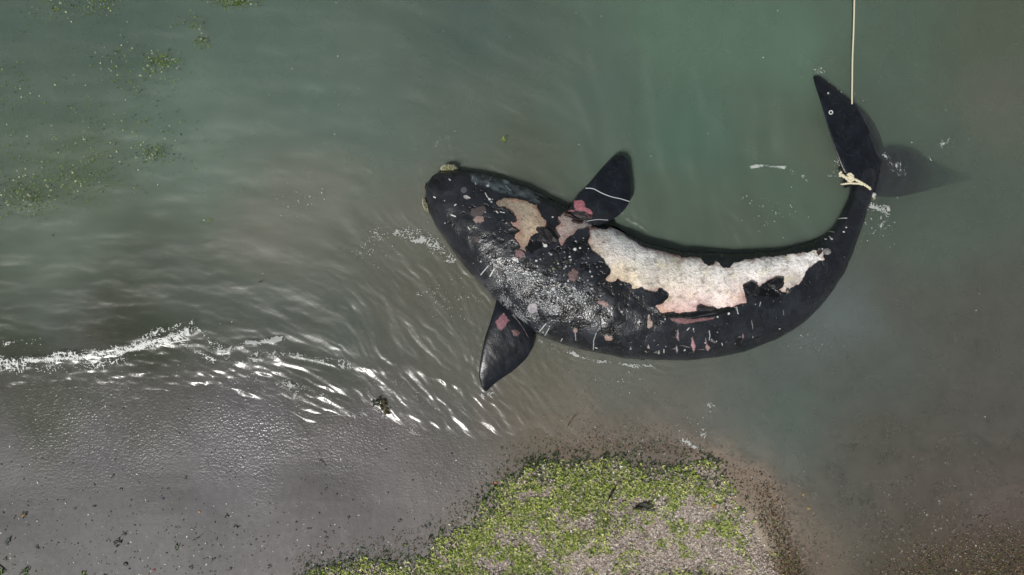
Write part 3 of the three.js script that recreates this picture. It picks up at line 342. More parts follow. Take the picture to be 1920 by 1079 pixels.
for (let j = 0; j < TUH; j++) for (let i = 0; i < TUW; i++) {
  const gu = (i + .5) / TUW * (NS - 1), gv = (j + .5) / TUH * (NT - 1), a = Math.min(gu | 0, NS - 2), b = Math.min(gv | 0, NT - 2), fu = gu - a, fv = gv - b, k = (a * NT + b) * 3, o = (j * TUW + i) * 4;
  const q = (c) => lerp(lerp(bp[k + c], bp[k + 3 + c], fv), lerp(bp[k + NT * 3 + c], bp[k + NT * 3 + 3 + c], fv), fu), x = q(0), y = q(1), z = q(2), up = bn[k + 1] > 0;
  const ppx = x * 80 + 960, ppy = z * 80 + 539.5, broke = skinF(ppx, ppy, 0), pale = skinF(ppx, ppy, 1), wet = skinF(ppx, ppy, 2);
  const s = x + y * .35, t = z - y * .35;                     // skin coordinates in metres
  const wp = .16 * N(s * 4, t * 4), wq = .16 * N(s * 4 + 9, t * 4), big = fbm(s * 1.7, t * 1.7, 4), flakes = fbm((s + wp) * 4.2, (t + wq) * 4.2, 4), plates = fbm((s + wq) * 2.2 + 20, (t + wp) * 2.2, 4) + .1 * N(s * 15, t * 15), fine = N(s * 22, t * 22) * .6 + N(s * 47, t * 47) * .5, cr = ridge(s * 8 + 4, t * 8, 3), rough = N(s * 34, t * 34);
  let c = [.0125, .0145, .0185], h = .5, rg = .36 - .12 * wet;
  const lay = smoothstep(plates, -.02, .015), scab = smoothstep(plates, .2, .225), tone = 1 + .3 * big + .2 * fine + (.7 * (lay - .5) + .6 * scab) * clamp(broke * 1.3, .42, 1);
  c = c.map((v) => v * Math.max(.25, tone)); h += (.06 * lay + .05 * scab) * broke + .035 * fine;
  const hole = smoothstep(flakes + .3 * N(s * 1.3, t * 1.3), .53 - .52 * broke, .55 - .52 * broke); c = mix3(c, [.0045, .005, .006], hole * .92); h -= .18 * hole; rg += .1 * hole;
  const flakeSheen = smoothstep(pale, .12, .85) * smoothstep(.55 * cr + .3 * rough + .6 * N(s * 2.6, t * 2.6), .3, .56) * (1 - hole); c = mix3(c, mix3([.17, .18, .19], [.5, .51, .52], smoothstep(rough, .1, .5)), flakeSheen * .62); h += .2 * flakeSheen * (.6 + .5 * rough) + .12 * pale * fine; rg -= .12 * flakeSheen;  // dry flakes, paled on the chest to paint the sun's sheen and glitter
  if (up) { const mi = ((Math.round((z - TZ) * PS) | 0) * PW + (Math.round((x - TX) * PS) | 0)) * 4, al = mk[mi + 3] / 255; if (al > .02) { c = mix3(c, [lin(mk[mi]), lin(mk[mi + 1]), lin(mk[mi + 2])], al * .95); if (mk[mi] > 150) { h += .1 * al; rg = lerp(rg, .6, al); } else if (mk[mi] < 15) h -= .2 * al; } }
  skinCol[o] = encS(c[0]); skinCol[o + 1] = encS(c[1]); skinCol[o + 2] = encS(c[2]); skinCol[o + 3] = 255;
  const R = Math.round(255 * clamp(rg + .1 * big + .06 * fine, .22, .9)); skinRgh[o] = skinRgh[o + 1] = skinRgh[o + 2] = R; skinRgh[o + 3] = 255;
  const B = Math.round(255 * clamp(h, 0, 1)); skinBmp[o] = skinBmp[o + 1] = skinBmp[o + 2] = B; skinBmp[o + 3] = 255;
}
const dt = (d, srgb) => { const t = new THREE.DataTexture(d, TUW, TUH); t.magFilter = t.minFilter = THREE.LinearFilter; if (srgb) t.colorSpace = THREE.SRGBColorSpace; t.needsUpdate = true; return t; };
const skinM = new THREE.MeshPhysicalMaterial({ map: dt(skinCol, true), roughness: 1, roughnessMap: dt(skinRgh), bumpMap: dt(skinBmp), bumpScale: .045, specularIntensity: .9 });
// ---- skin: every ring, minus what has come off, with a slightly raised torn rim
const swell = new Float32Array(NS * NT * 3), flesh = new Float32Array(NS * NT * 3), keep = new Float32Array(NS * NT);
for (let k = 0; k < NS * NT; k++) {
  const x = bp[k * 3], y = bp[k * 3 + 1], z = bp[k * 3 + 2], s = x + y * .4, t = z - y * .4, e = bare[k], lump = .022 * N(s * 1.4, t * 1.4) + .011 * N(s * 3.6, t * 3.6) - .006 * Math.abs(N(s * 2.4 + 3, t * 5));
  const d = lump + .022 * Math.exp(-((e / .05) ** 2)) + .003 * N(s * 10, t * 10) * smoothstep(keep[k], -1, 1), f = lump - .02 + .009 * N(s * 3, t * 3) + .007 * N(s * 8, t * 8) + .004 * N(s * 19, t * 19);
  keep[k] = -e; for (let c = 0; c < 3; c++) { swell[k * 3 + c] = bp[k * 3 + c] + bn[k * 3 + c] * d; flesh[k * 3 + c] = bp[k * 3 + c] + bn[k * 3 + c] * f; }
}
const NRM = (p) => { const n = gridNormals(p, NS, NT), a = ((NS >> 1) * NT + (NT >> 1)) * 3; if (n[a + 1] < 0) for (let k = 0; k < n.length; k++) n[k] = -n[k]; return n; };
const turn = (g) => { if (flip) { const i = g.index.array; for (let k = 0; k < i.length; k += 3) [i[k + 1], i[k + 2]] = [i[k + 2], i[k + 1]]; } return g; };
const bodyG = turn(clipGrid(NT, NS, { position: [swell, 3], normal: [NRM(swell), 3], uv: [buv, 2] }, keep));
// ---- flippers and flukes: blades lofted over [leading px, trailing px, height of each edge, thickness]
const limbIdx = [];
function blade(rows, ns = 90, nt = 64, lumps = .006) {
  const n = rows.length, p = new Float32Array(ns * nt * 3), uv = new Float32Array(ns * nt * 2);
  const at = (t, c) => { const i = clamp(Math.floor(t), 0, n - 2), f = t - i, q = (k) => rows[clamp(k, 0, n - 1)][c], p0 = q(i - 1), p1 = q(i), p2 = q(i + 1), p3 = q(i + 2); return .5 * (2 * p1 + (p2 - p0) * f + (2 * p0 - 5 * p1 + 4 * p2 - p3) * f * f + (3 * p1 - p0 - 3 * p2 + p3) * f * f * f); };
  for (let i = 0; i < ns; i++) {
    const t = i / (ns - 1) * (n - 1), y1 = at(t, 4), y2 = at(t, 5), th = Math.max(.004, at(t, 6)), A = P(at(t, 0), at(t, 1), y1), B = P(at(t, 2), at(t, 3), y2);
    for (let j = 0; j < nt; j++) {
      const a = (j / (nt - 1) - .25) * 2 * Math.PI, c = Math.cos(a), s = Math.sin(a), q = .5 - .5 * c, k = (i * nt + j) * 3, x = lerp(A[0], B[0], q), z = lerp(A[1], B[1], q);
      p[k] = x; p[k + 2] = z; p[k + 1] = lerp(y1, y2, q) + th * s * (1 - .45 * (q - .3)) + lumps * (N(x * 4, z * 4) + .5 * N(x * 10, z * 10)) * (s > 0 ? 1 : 0) * Math.abs(s);
      uv[(i * nt + j) * 2] = x / 1.6; uv[(i * nt + j) * 2 + 1] = z / 1.6 + (s > 0 ? 0 : .5);
    }
  }
  const idx = []; for (let i = 0; i < ns - 1; i++) for (let j = 0; j < nt - 1; j++) { const a = i * nt + j; idx.push(a, a + nt, a + nt + 1, a, a + nt + 1, a + 1); }
  const nr = gridNormals(p, ns, nt), m = ((ns >> 1) * nt + (nt >> 1)) * 3, g = new THREE.BufferGeometry();
  if (nr[m + 1] < 0) { for (let k = 0; k < nr.length; k++) nr[k] = -nr[k]; for (let k = 0; k < idx.length; k += 3) [idx[k + 1], idx[k + 2]] = [idx[k + 2], idx[k + 1]]; }
  g.setAttribute('position', new THREE.BufferAttribute(p, 3)); g.setAttribute('normal', new THREE.BufferAttribute(nr, 3)); g.setAttribute('uv', new THREE.BufferAttribute(uv, 2)); g.setIndex(idx);
  limbIdx.push([p, idx]); return g;
}
const limbs = [
  blade([[1040, 430, 1128, 458, .25, .3, .12], [1064, 394, 1122, 428, .36, .4, .12], [1074, 378, 1144, 414, .4, .42, .11], [1094, 357, 1165, 400, .42, .42, .09], [1116, 331, 1181, 376, .4, .38, .075], [1134, 311, 1182, 345, .36, .32, .06], [1146, 299, 1180, 320, .32, .28, .055], [1153, 293, 1178, 304, .29, .26, .045], [1161, 291, 1173, 294, .27, .25, .02]]),
  blade([[935, 540, 1010, 600, .1, .15, .1], [929, 570, 1000, 622, .22, .2, .11], [921, 598, 998, 645, .26, .2, .1], [909, 635, 990, 668, .26, .15, .085], [901, 675, 964, 694, .22, .1, .07], [898, 703, 935, 714, .15, .06, .05], [902, 722, 920, 727, .08, .03, .035], [908, 733, 913, 734, .03, .01, .012]]),
  blade([[1584, 352, 1642, 345, .06, .04, .2], [1583, 335, 1653, 308, .1, -.04, .16], [1577, 312, 1658, 290, .15, -.1, .1], [1568, 285, 1653, 260, .19, -.11, .07], [1557, 252, 1636, 226, .2, -.09, .055], [1546, 215, 1612, 201, .19, -.04, .05], [1536, 182, 1582, 177, .15, .01, .045], [1528, 158, 1556, 156, .09, .01, .035], [1525, 144, 1536, 142, .04, .015, .02]]),
  blade([[1625, 300, 1630, 362, -.06, -.03, .15], [1648, 284, 1645, 368, -.1, -.07, .09], [1675, 273, 1675, 370, -.12, -.09, .06], [1708, 278, 1712, 364, -.14, -.11, .05], [1745, 300, 1752, 354, -.2, -.17, .045], [1785, 319, 1790, 344, -.25, -.23, .03], [1822, 330, 1824, 336, -.32, -.31, .012]])];
top.fill(-9); cover(swell, bodyIdx); for (const [p, i] of limbIdx) cover(p, i);
const limbR = rng(31), scr = [...Array(70)].map(() => [limbR(), limbR(), .02 + .06 * limbR(), limbR() * 3.14]);
const limbTex = texture(512, 512, (i, j) => { const u = i / 512, v = j / 512; let t = 1 + .5 * N(u * 5, v * 5, 5, 5) + .3 * N(u * 14, v * 14, 14, 14) + .2 * N(u * 60, v * 60, 60, 60), s = 0; for (const [a, b, l, r] of scr) { const dx = u - a, dy = v - b, p = dx * Math.cos(r) + dy * Math.sin(r), q = Math.abs(-dx * Math.sin(r) + dy * Math.cos(r)); if (Math.abs(p) < l && q < .0025) s = .03; } return [.0058 * t + s * .7, .0078 * t + s * .7, .0118 * t + s * .7]; }, true);
const limbBump = texture(512, 512, (i, j) => { const u = i / 512, v = j / 512; return .5 + .2 * N(u * 16, v * 16, 16, 16) + .15 * N(u * 50, v * 50, 50, 50); });
const limbM = new THREE.MeshPhysicalMaterial({ map: limbTex, bumpMap: limbBump, bumpScale: .006, roughness: .34, specularIntensity: .8 });
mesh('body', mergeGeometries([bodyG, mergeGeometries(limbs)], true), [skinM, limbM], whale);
// ---- exposed blubber
const blubBump = texture(1024, 1024, (i, j) => { const u = i / 1024, v = j / 1024; const a = .5 * N(u * 6, v * 6 + .3, 6, 6), c = .5 * N(u * 6 + .5, v * 6, 6, 6); return .5 + .2 * N(u * 16 + a, v * 16 + c, 16, 16) + .2 * N(u * 40 + 2 * c, v * 40 + 2 * a, 40, 40) + .14 * N(u * 110, v * 110, 110, 110); });
const blubTex = texture(1024, 1024, (i, j) => { const u = i / 1024, v = j / 1024, q = 1.2 * N(u * 8, v * 8, 8, 8), a = N(u * 26 + q, v * 26 - q, 26, 26), b = N(u * 75, v * 75, 75, 75), f = Math.abs(N(u * 20 - q, v * 34 + q, 20, 34)); return .9 + .1 * a + .1 * b - .45 * smoothstep(N(u * 40 + 3, v * 40, 40, 40) * .7 + .45 * b, .42, .7) + .22 * (1 - smoothstep(f, 0, .08)) * clamp(.5 + a, 0, 1); }, true);
const blubM = new THREE.MeshPhysicalMaterial({ vertexColors: true, map: blubTex, bumpMap: blubBump, bumpScale: .022, roughness: .6, specularIntensity: .5 });
const tint = field([[1105, 425, 150, 158, 158], [1140, 440, 200, 205, 205], [1180, 460, 205, 206, 206], [1220, 485, 206, 206, 204], [1110, 465, 172, 140, 112], [1130, 490, 196, 190, 184], [1150, 515, 206, 182, 150], [1175, 520, 214, 188, 146], [1200, 500, 210, 204, 192], [1230, 530, 200, 188, 168], [1240, 500, 190, 184, 172], [1270, 520, 214, 202, 180], [1300, 505, 222, 218, 208], [1250, 560, 220, 202, 182], [1300, 545, 218, 206, 192], [1300, 562, 214, 186, 176], [1310, 571, 208, 150, 146], [1245, 584, 196, 128, 124], [1275, 585, 190, 120, 118], [1300, 584, 192, 126, 124], [1265, 575, 216, 192, 172], [1285, 572, 220, 200, 184], [1345, 570, 228, 206, 196], [1330, 565, 224, 208, 196], [1390, 566, 214, 150, 146], [1385, 550, 220, 196, 184], [1370, 535, 220, 208, 198], [1340, 520, 222, 216, 206], [1380, 505, 232, 228, 220], [1420, 500, 236, 232, 226], [1460, 490, 238, 236, 230], [1500, 480, 238, 236, 232], [1540, 472, 234, 230, 224], [1470, 520, 204, 192, 184], [1485, 540, 170, 156, 144], [1465, 545, 188, 172, 160], [1365, 490, 214, 212, 206], [1310, 490, 204, 202, 196],
  [935, 382, 128, 112, 96], [960, 385, 150, 136, 108], [985, 395, 170, 160, 130], [1000, 405, 178, 156, 120], [1015, 418, 182, 152, 118], [990, 425, 190, 176, 150], [970, 415, 172, 136, 122], [955, 418, 168, 118, 122], [985, 440, 196, 164, 122], [975, 452, 176, 138, 104], [980, 462, 120, 104, 90], [974, 475, 158, 112, 120],
  [1050, 425, 168, 140, 130], [1070, 420, 192, 176, 164], [1090, 415, 150, 128, 124], [1060, 440, 150, 122, 120], [1075, 432, 190, 166, 158], [1052, 455, 132, 104, 108], [1100, 428, 186, 180, 174]], 5);
['long strip of whitish blubber along the belly', 'tan and ochre raw patch on the chin', 'pinkish raw flesh at the base of the upper flipper'].forEach((label, f) => {
  const val = new Float32Array(NS * NT), col = new Float32Array(NS * NT * 3), uv = new Float32Array(NS * NT * 2);
  for (let k = 0; k < NS * NT; k++) {
    val[k] = off[f][k] > -.199 ? off[f][k] + .06 : -1; if (val[k] < -.1) continue;
    const x = bp[k * 3], z = bp[k * 3 + 2], [hx, hz] = [x / (1 - bp[k * 3 + 1] / H), z / (1 - bp[k * 3 + 1] / H)], u = hx * 80 + 960 + 8 * N(x * 4, z * 4), v = hz * 80 + 539.5 + 8 * N(x * 4 + 7, z * 4), g1 = N(x * 16 + 1.5 * N(x * 5, z * 5), z * 24), g2 = N(x * 38, z * 44), vein = smoothstep(ridge(x * 4 + 3, z * 5, 3), .74, .82), t = 1 + .3 * fbm(x * 3.4, z * 3.4, 4) + .1 * g1 + .07 * g2;
    const q = [0, 1, 2].map((c) => tint(u, v, c)), mean = (q[0] + q[1] + q[2]) / 3, c = L(...q.map((v) => lerp(v, mean, .38) * (f === 1 ? 1.08 : f ? 1.15 : 1.2)), t), yl = smoothstep(fbm(x * 3.1 + 5, z * 3.1, 3), .1, .5), dk = smoothstep(fbm(x * 6, z * 6 + 30, 4) + .3 * g2, .12, .42) * .46 + vein * .3 + .24 * smoothstep(fbm(x * 2 + 7, z * 2, 4), .05, .4);
    c[2] *= 1 - .16 * yl; const raw = (1 - smoothstep(off[f][k], .01, .1)) * smoothstep(fbm(x * 3 + 2, z * 3 + 8, 3), -.2, .25) * .6; for (let n = 0; n < 3; n++) c[n] = lerp(lerp(c[n], [.13, .12, .085][n], dk), [.36, .17, .14][n], raw);
    col.set(c, k * 3); uv[k * 2] = x / 1.5; uv[k * 2 + 1] = z / 1.5;
  }
  tag(mesh('blubber_patch', turn(clipGrid(NT, NS, { position: [flesh, 3], normal: [NRM(flesh), 3], uv: [uv, 2], color: [col, 3] }, val)), blubM, whale), label);
});
// ---- smaller wounds, each a low pad of flesh of its own on the skin
const fleshM = new THREE.MeshPhysicalMaterial({ vertexColors: true, roughness: .5, specularIntensity: .6, bumpMap: blubBump, bumpScale: .01 });
function wound(poly, c1, c2, label, lift = .01, wob = 1.2, name = 'flesh_wound', mat = fleshM) {
  const p = onPoly(poly), b = box(p), r = Math.min(b[2] - b[0], b[3] - b[1]);
  const g = plate(b[0] - .06, b[1] - .06, b[2] + .06, b[3] + .06, Math.max(.009, r / 18), (x, z) => polyDist(p, x, z) + ragged(x, z) * wob, (x, z, v) => topAt(x, z) + lift * .6 + lift * .8 * smoothstep(v, 0, r * .4) + .004 * N(x * 25, z * 25), (x, z, v) => { const k = .92 + .3 * N(x * 22, z * 22) + .25 * N(x * 45, z * 45); return mix3(c1, c2, clamp(.5 + .8 * fbm(x * 7, z * 7, 3), 0, 1)).map((q, n) => lerp([.05, .036, .036][n], q * clamp(k, .45, 1.4), smoothstep(v, -.004, .028))); });
  const o = mesh(name, g, mat, whale); if (label) tag(o, label); return o;
}
const oval = (x, y, a, b, r = 0, n = 16) => [...Array(n).keys()].map((k) => { const t = k / n * 6.2832, e = 1 + .42 * N(k * .7 + x, y * .37), c = Math.cos(t) * a * e, s = Math.sin(t) * b * (2 - e); return [x + c * Math.cos(r) - s * Math.sin(r), y + c * Math.sin(r) + s * Math.cos(r)]; });
const LW = (R, G, B, k = .64) => { const m = (R + G + B) / 3; return L(lerp(R, m, .3), lerp(G, m, .3), lerp(B, m, .3), k); };
const PINK = LW(205, 130, 140), PALE = LW(196, 160, 152), ROSE = LW(212, 150, 168), TAN = LW(130, 108, 100), GREY = LW(150, 140, 146), RED = LW(165, 70, 82);
wound(oval(898, 411, 9, 7, .2), TAN, PALE); wound(oval(895, 447, 6, 7), LW(70, 66, 70), LW(84, 74, 78)); wound(oval(1076, 517, 9, 13, -.2), LW(118, 92, 86), LW(150, 118, 118)); wound(oval(1132, 569, 12, 5, .25), PALE, LW(176, 134, 134)); wound(oval(1218, 604, 5, 11, -.15), LW(196, 160, 146), LW(214, 190, 172)); wound(oval(1142, 634, 10, 5.5, .15), LW(190, 150, 136), LW(206, 178, 160)); wound(oval(1079, 621, 4.5, 4, 0), LW(190, 150, 136), PALE); wound(oval(936, 509, 6, 6), LW(92, 86, 92), LW(104, 96, 100)); wound(oval(998, 578, 9, 11, .3), LW(170, 165, 174), LW(205, 200, 206), 'pale greyish blister on the chest'); wound(oval(974, 476, 9, 7, .3), LW(150, 104, 112), LW(168, 122, 128));
wound(from(1180, 570, 7.385, [[540, 195], [640, 205], [760, 200], [900, 205], [1020, 190], [1110, 190], [1200, 180], [1160, 215], [1060, 240], [960, 255], [860, 270], [780, 285], [690, 275], [610, 245]]), LW(176, 120, 122), LW(150, 96, 100), 'red lower lip of the long cut', .015, .4);
wound(from(1180, 570, 7.385, [[930, 40], [980, 18], [1040, 45], [1090, 60], [1150, 50], [1190, 75], [1130, 100], [1060, 88], [980, 105], [925, 85]]), LW(48, 50, 54), LW(62, 62, 66), 'grey flap of skin left on the blubber edge', .05, .3, 'skin_flap');
const skinBit = new THREE.MeshPhysicalMaterial({ vertexColors: true, roughness: .5, specularIntensity: .6, bumpMap: limbBump, bumpScale: .012 });
for (const [pts, l] of [[[[1055, 430], [1110, 408], [1140, 425], [1136, 455], [1110, 490], [1070, 505]], 'square black flap of skin beside the blubber'], [[[1195, 418], [1262, 382], [1300, 388], [1290, 432], [1250, 450], [1210, 440]], 'grey flap of skin on the tail end of the blubber']]) wound(from(1060, 400, 3.173, pts), LW(20, 24, 30), LW(40, 46, 54), l, .05, .5, 'skin_flap', skinBit);
wound(from(960, 300, 6.346, [[378, 810], [430, 770], [490, 820], [565, 935], [540, 965], [465, 985], [430, 930]]), LW(16, 18, 22), LW(28, 30, 34), 'loose black strip of skin between the raw patches', .06, .3, 'skin_flap', skinBit);
wound(from(960, 300, 6.346, [[275, 815], [340, 805], [380, 830], [420, 890], [470, 990], [380, 985], [300, 960], [330, 890]]), LW(36, 40, 46), LW(46, 50, 56), null, .04, .4, 'skin_flap', skinBit);
// gashes low on the flank, a pink or white lens with a pale fold beside it
for (const [pts, a, b] of [[[[648, 470], [660, 420], [676, 366], [692, 400], [686, 450], [694, 525], [668, 500]], ROSE, LW(190, 165, 180)], [[[850, 580], [860, 500], [872, 438], [890, 490], [905, 540], [924, 590], [910, 640], [886, 685], [868, 630]], LW(222, 158, 178), ROSE], [[[1046, 600], [1060, 560], [1052, 476], [1072, 510], [1080, 560], [1128, 605], [1092, 660], [1060, 640]], LW(214, 152, 168), PALE], [[[636, 610], [655, 560], [672, 610], [682, 645], [660, 685], [645, 655]], LW(176, 168, 178), LW(200, 194, 200)], [[[1555, 470], [1570, 400], [1592, 440], [1580, 495]], LW(170, 130, 146), PALE], [[[1115, 520], [1130, 470], [1160, 490], [1215, 540], [1180, 552]], LW(110, 106, 110), LW(150, 146, 148)], [[[240, 610], [262, 552], [285, 600], [280, 630]], LW(220, 222, 216), LW(230, 230, 226)], [[[200, 655], [235, 650], [255, 690], [225, 672]], LW(205, 205, 150), LW(220, 222, 180)], [[[385, 690], [400, 640], [425, 645], [428, 695], [405, 704]], LW(180, 182, 180), LW(214, 214, 208)], [[[10, 610], [20, 580], [38, 635], [0, 640]], LW(200, 202, 200), LW(220, 220, 216)], [[[140, 800], [180, 770], [240, 785], [330, 800], [260, 815]], LW(150, 156, 154), LW(206, 208, 206)]])
  wound(from(1180, 570, 7.385, pts), a, b, null, .02, .12, 'gash');
for (const pts of [[[530, 625], [600, 620], [640, 600], [640, 635]], [[670, 575], [740, 570], [850, 600], [830, 615], [740, 590]], [[945, 625], [1046, 622], [1040, 642], [950, 636]], [[575, 455], [640, 458], [645, 470]], [[1470, 475], [1540, 440], [1560, 465]], [[320, 680], [390, 645], [385, 690]]]) wound(from(1180, 570, 7.385, pts), LW(120, 124, 130), LW(170, 172, 176), null, .016, .1, 'skin_fold');
// the torn tip of the blubber: a cut square and a whitish knob
wound(from(1440, 440, 5.395, [[488, 180], [540, 152], [556, 178], [512, 216]]), LW(110, 62, 62), LW(92, 50, 52), 'small square cut at the tip of the blubber', .012, .05);
wound(from(1440, 440, 5.395, [[548, 150], [590, 134], [628, 150], [640, 185], [610, 212], [560, 205]]), LW(170, 174, 172), LW(196, 196, 190), null, .05, .2, 'blubber_lump'); wound(from(1440, 440, 5.395, [[174, 575], [190, 545], [212, 560], [216, 590], [195, 602]]), LW(188, 176, 160), LW(150, 130, 120), null, .03, .1, 'blubber_lump');
// pink raw skin on both flippers
wound(from(960, 300, 6.346, [[700, 480], [770, 485], [835, 478], [868, 500], [872, 560], [930, 590], [956, 640], [925, 660], [870, 620], [780, 612], [740, 620], [660, 612], [700, 595], [745, 590], [735, 520]]), LW(205, 110, 128), LW(186, 92, 108), 'pink raw skin at the base of the upper flipper', .016, .7); wound(from(960, 300, 6.346, [[860, 620], [925, 640], [956, 655], [950, 705], [890, 690]]), LW(80, 22, 34), LW(58, 16, 26), null, .015, .2);
wound(from(860, 400, 3.3725, [[228, 690], [260, 655], [285, 630], [300, 650], [322, 680], [300, 715], [268, 745], [248, 728]]), LW(186, 110, 128), LW(150, 96, 112), 'pink raw skin on the lower flipper', .014, 1); wound(from(860, 400, 3.3725, [[330, 742], [360, 735], [386, 752], [375, 782], [345, 770]]), LW(140, 96, 96), LW(120, 84, 84), null, .014, .9);
wound(from(860, 400, 3.3725, [[330, 640], [360, 670], [400, 720], [440, 790], [450, 800], [420, 740], [380, 680], [350, 640]]), LW(110, 106, 108), LW(160, 152, 150), 'pale fold of skin in the armpit of the lower flipper', .04, .1, 'skin_fold');
for (const [pts, w] of [[[[1098, 353], [1112, 354], [1128, 362], [1146, 369], [1164, 373], [1180, 378]], .011], [[[1100, 415], [1120, 412], [1140, 413]], .008]]) { const q = pts.map(([x, y]) => { const a = on(x, y); return new THREE.Vector3(a[0], a[2] + .004, a[1]); }); mesh('scar', new THREE.TubeGeometry(new THREE.CatmullRomCurve3(q), 40, w, 6), new THREE.MeshStandardMaterial({ color: new THREE.Color().setRGB(.42, .44, .46), roughness: .6 }), whale); }
for (const [pts, c1, c2, lf] of [[[[930, 323], [952, 330], [976, 339], [998, 349], [1008, 357], [1003, 358], [975, 344], [945, 333]], [120, 132, 136], [90, 104, 110], .02], [[[1000, 356], [1012, 362], [1030, 367], [1052, 373], [1060, 378], [1040, 376], [1014, 369], [1002, 364]], [130, 146, 150], [70, 86, 92], .03], [[[1012, 358], [1026, 354], [1042, 358], [1050, 370], [1036, 366], [1020, 362]], [58, 34, 30], [36, 26, 26], .03]]) wound(pts, LW(...c1), LW(...c2), null, lf, .25, 'lip_fold');
for (const [pts, c] of [[[[640, 640], [720, 632], [800, 645], [880, 660], [935, 690], [880, 690], [780, 665], [700, 655]], [52, 38, 42]], [[[600, 655], [690, 668], [790, 690], [870, 712], [900, 725], [800, 718], [690, 690]], [66, 52, 52]], [[[700, 720], [760, 715], [840, 735], [860, 752], [790, 765], [730, 750]], [92, 72, 70]]]) wound(from(960, 300, 6.346, pts), LW(...c), LW(c[0] * .7, c[1] * .7, c[2] * .7), null, .03, .3, 'skin_fold');
for (const [x, y, a, q] of [[898, 317, 3, 1.6], [909, 320, 2.2, 1.4], [922, 324, 2.6, 1.4]]) wound(oval(x, y, a, q, .3), LW(150, 154, 140), LW(180, 182, 170), null, .03, .2, 'callosity');
// callosities: rough cauliflower pads with barnacle holes and green algae
const callM = new THREE.MeshPhysicalMaterial({ vertexColors: true, roughness: .9, specularIntensity: .3 });
for (const [cx, cy, a, b, r, y, l] of [[842, 316, 15, 7.5, -.05, .12, 'yellowish callosity with green algae on top of the snout'], [798, 384, 5, 13, -.3, .08, 'pale grey callosity on the side of the snout'], [798, 350, 2, 7, .2, .06, null]]) {
  const g = new THREE.IcosahedronGeometry(1, 24), p = g.attributes.position, c = new Float32Array(p.count * 3), [x0, z0] = P(cx, cy, y);
  for (let k = 0; k < p.count; k++) {
    let X1 = p.getX(k), Y1 = p.getY(k), Z1 = p.getZ(k); const n = ridge(X1 * 3 + 3 + cx, Z1 * 3 + Y1 * 2, 3), m = N(X1 * 9 + cx, Z1 * 9 + Y1 * 5), d = .62 + .5 * n + .2 * m, e = X1 * a / 80 * d, f = Z1 * b / 80 * d;
    p.setXYZ(k, x0 + e * Math.cos(r) - f * Math.sin(r), y + Y1 * .14 * d, z0 + e * Math.sin(r) + f * Math.cos(r));
    const green = smoothstep(N(X1 * 3 + cx, Z1 * 3 + 2), .05, .4) * (cx > 820 ? .8 : .15), q = mix3(mix3(L(70, 64, 48), L(196, 192, 168), clamp(n * 2 - .9 + 1.1 * m, 0, 1)), L(104, 124, 48), green); c.set(q, k * 3);
  }
  g.setAttribute('color', new THREE.BufferAttribute(c, 3)); g.computeVertexNormals(); const o = mesh('callosity', g, callM, whale); if (l) tag(o, l);
}
// barnacle rings
for (const [x, y, r] of [[1558, 211, 3.2], [1553, 175, 1.4], [1476, 546, 0]]) if (r) { const q = on(x, y), t = new THREE.TorusGeometry(r / 80, r / 220, 6, 14); t.rotateX(Math.PI / 2); t.translate(q[0], q[2] + .012, q[1]); mesh('barnacle', t, new THREE.MeshStandardMaterial({ color: new THREE.Color().setRGB(.5, .5, .5), roughness: .8 }), whale); }

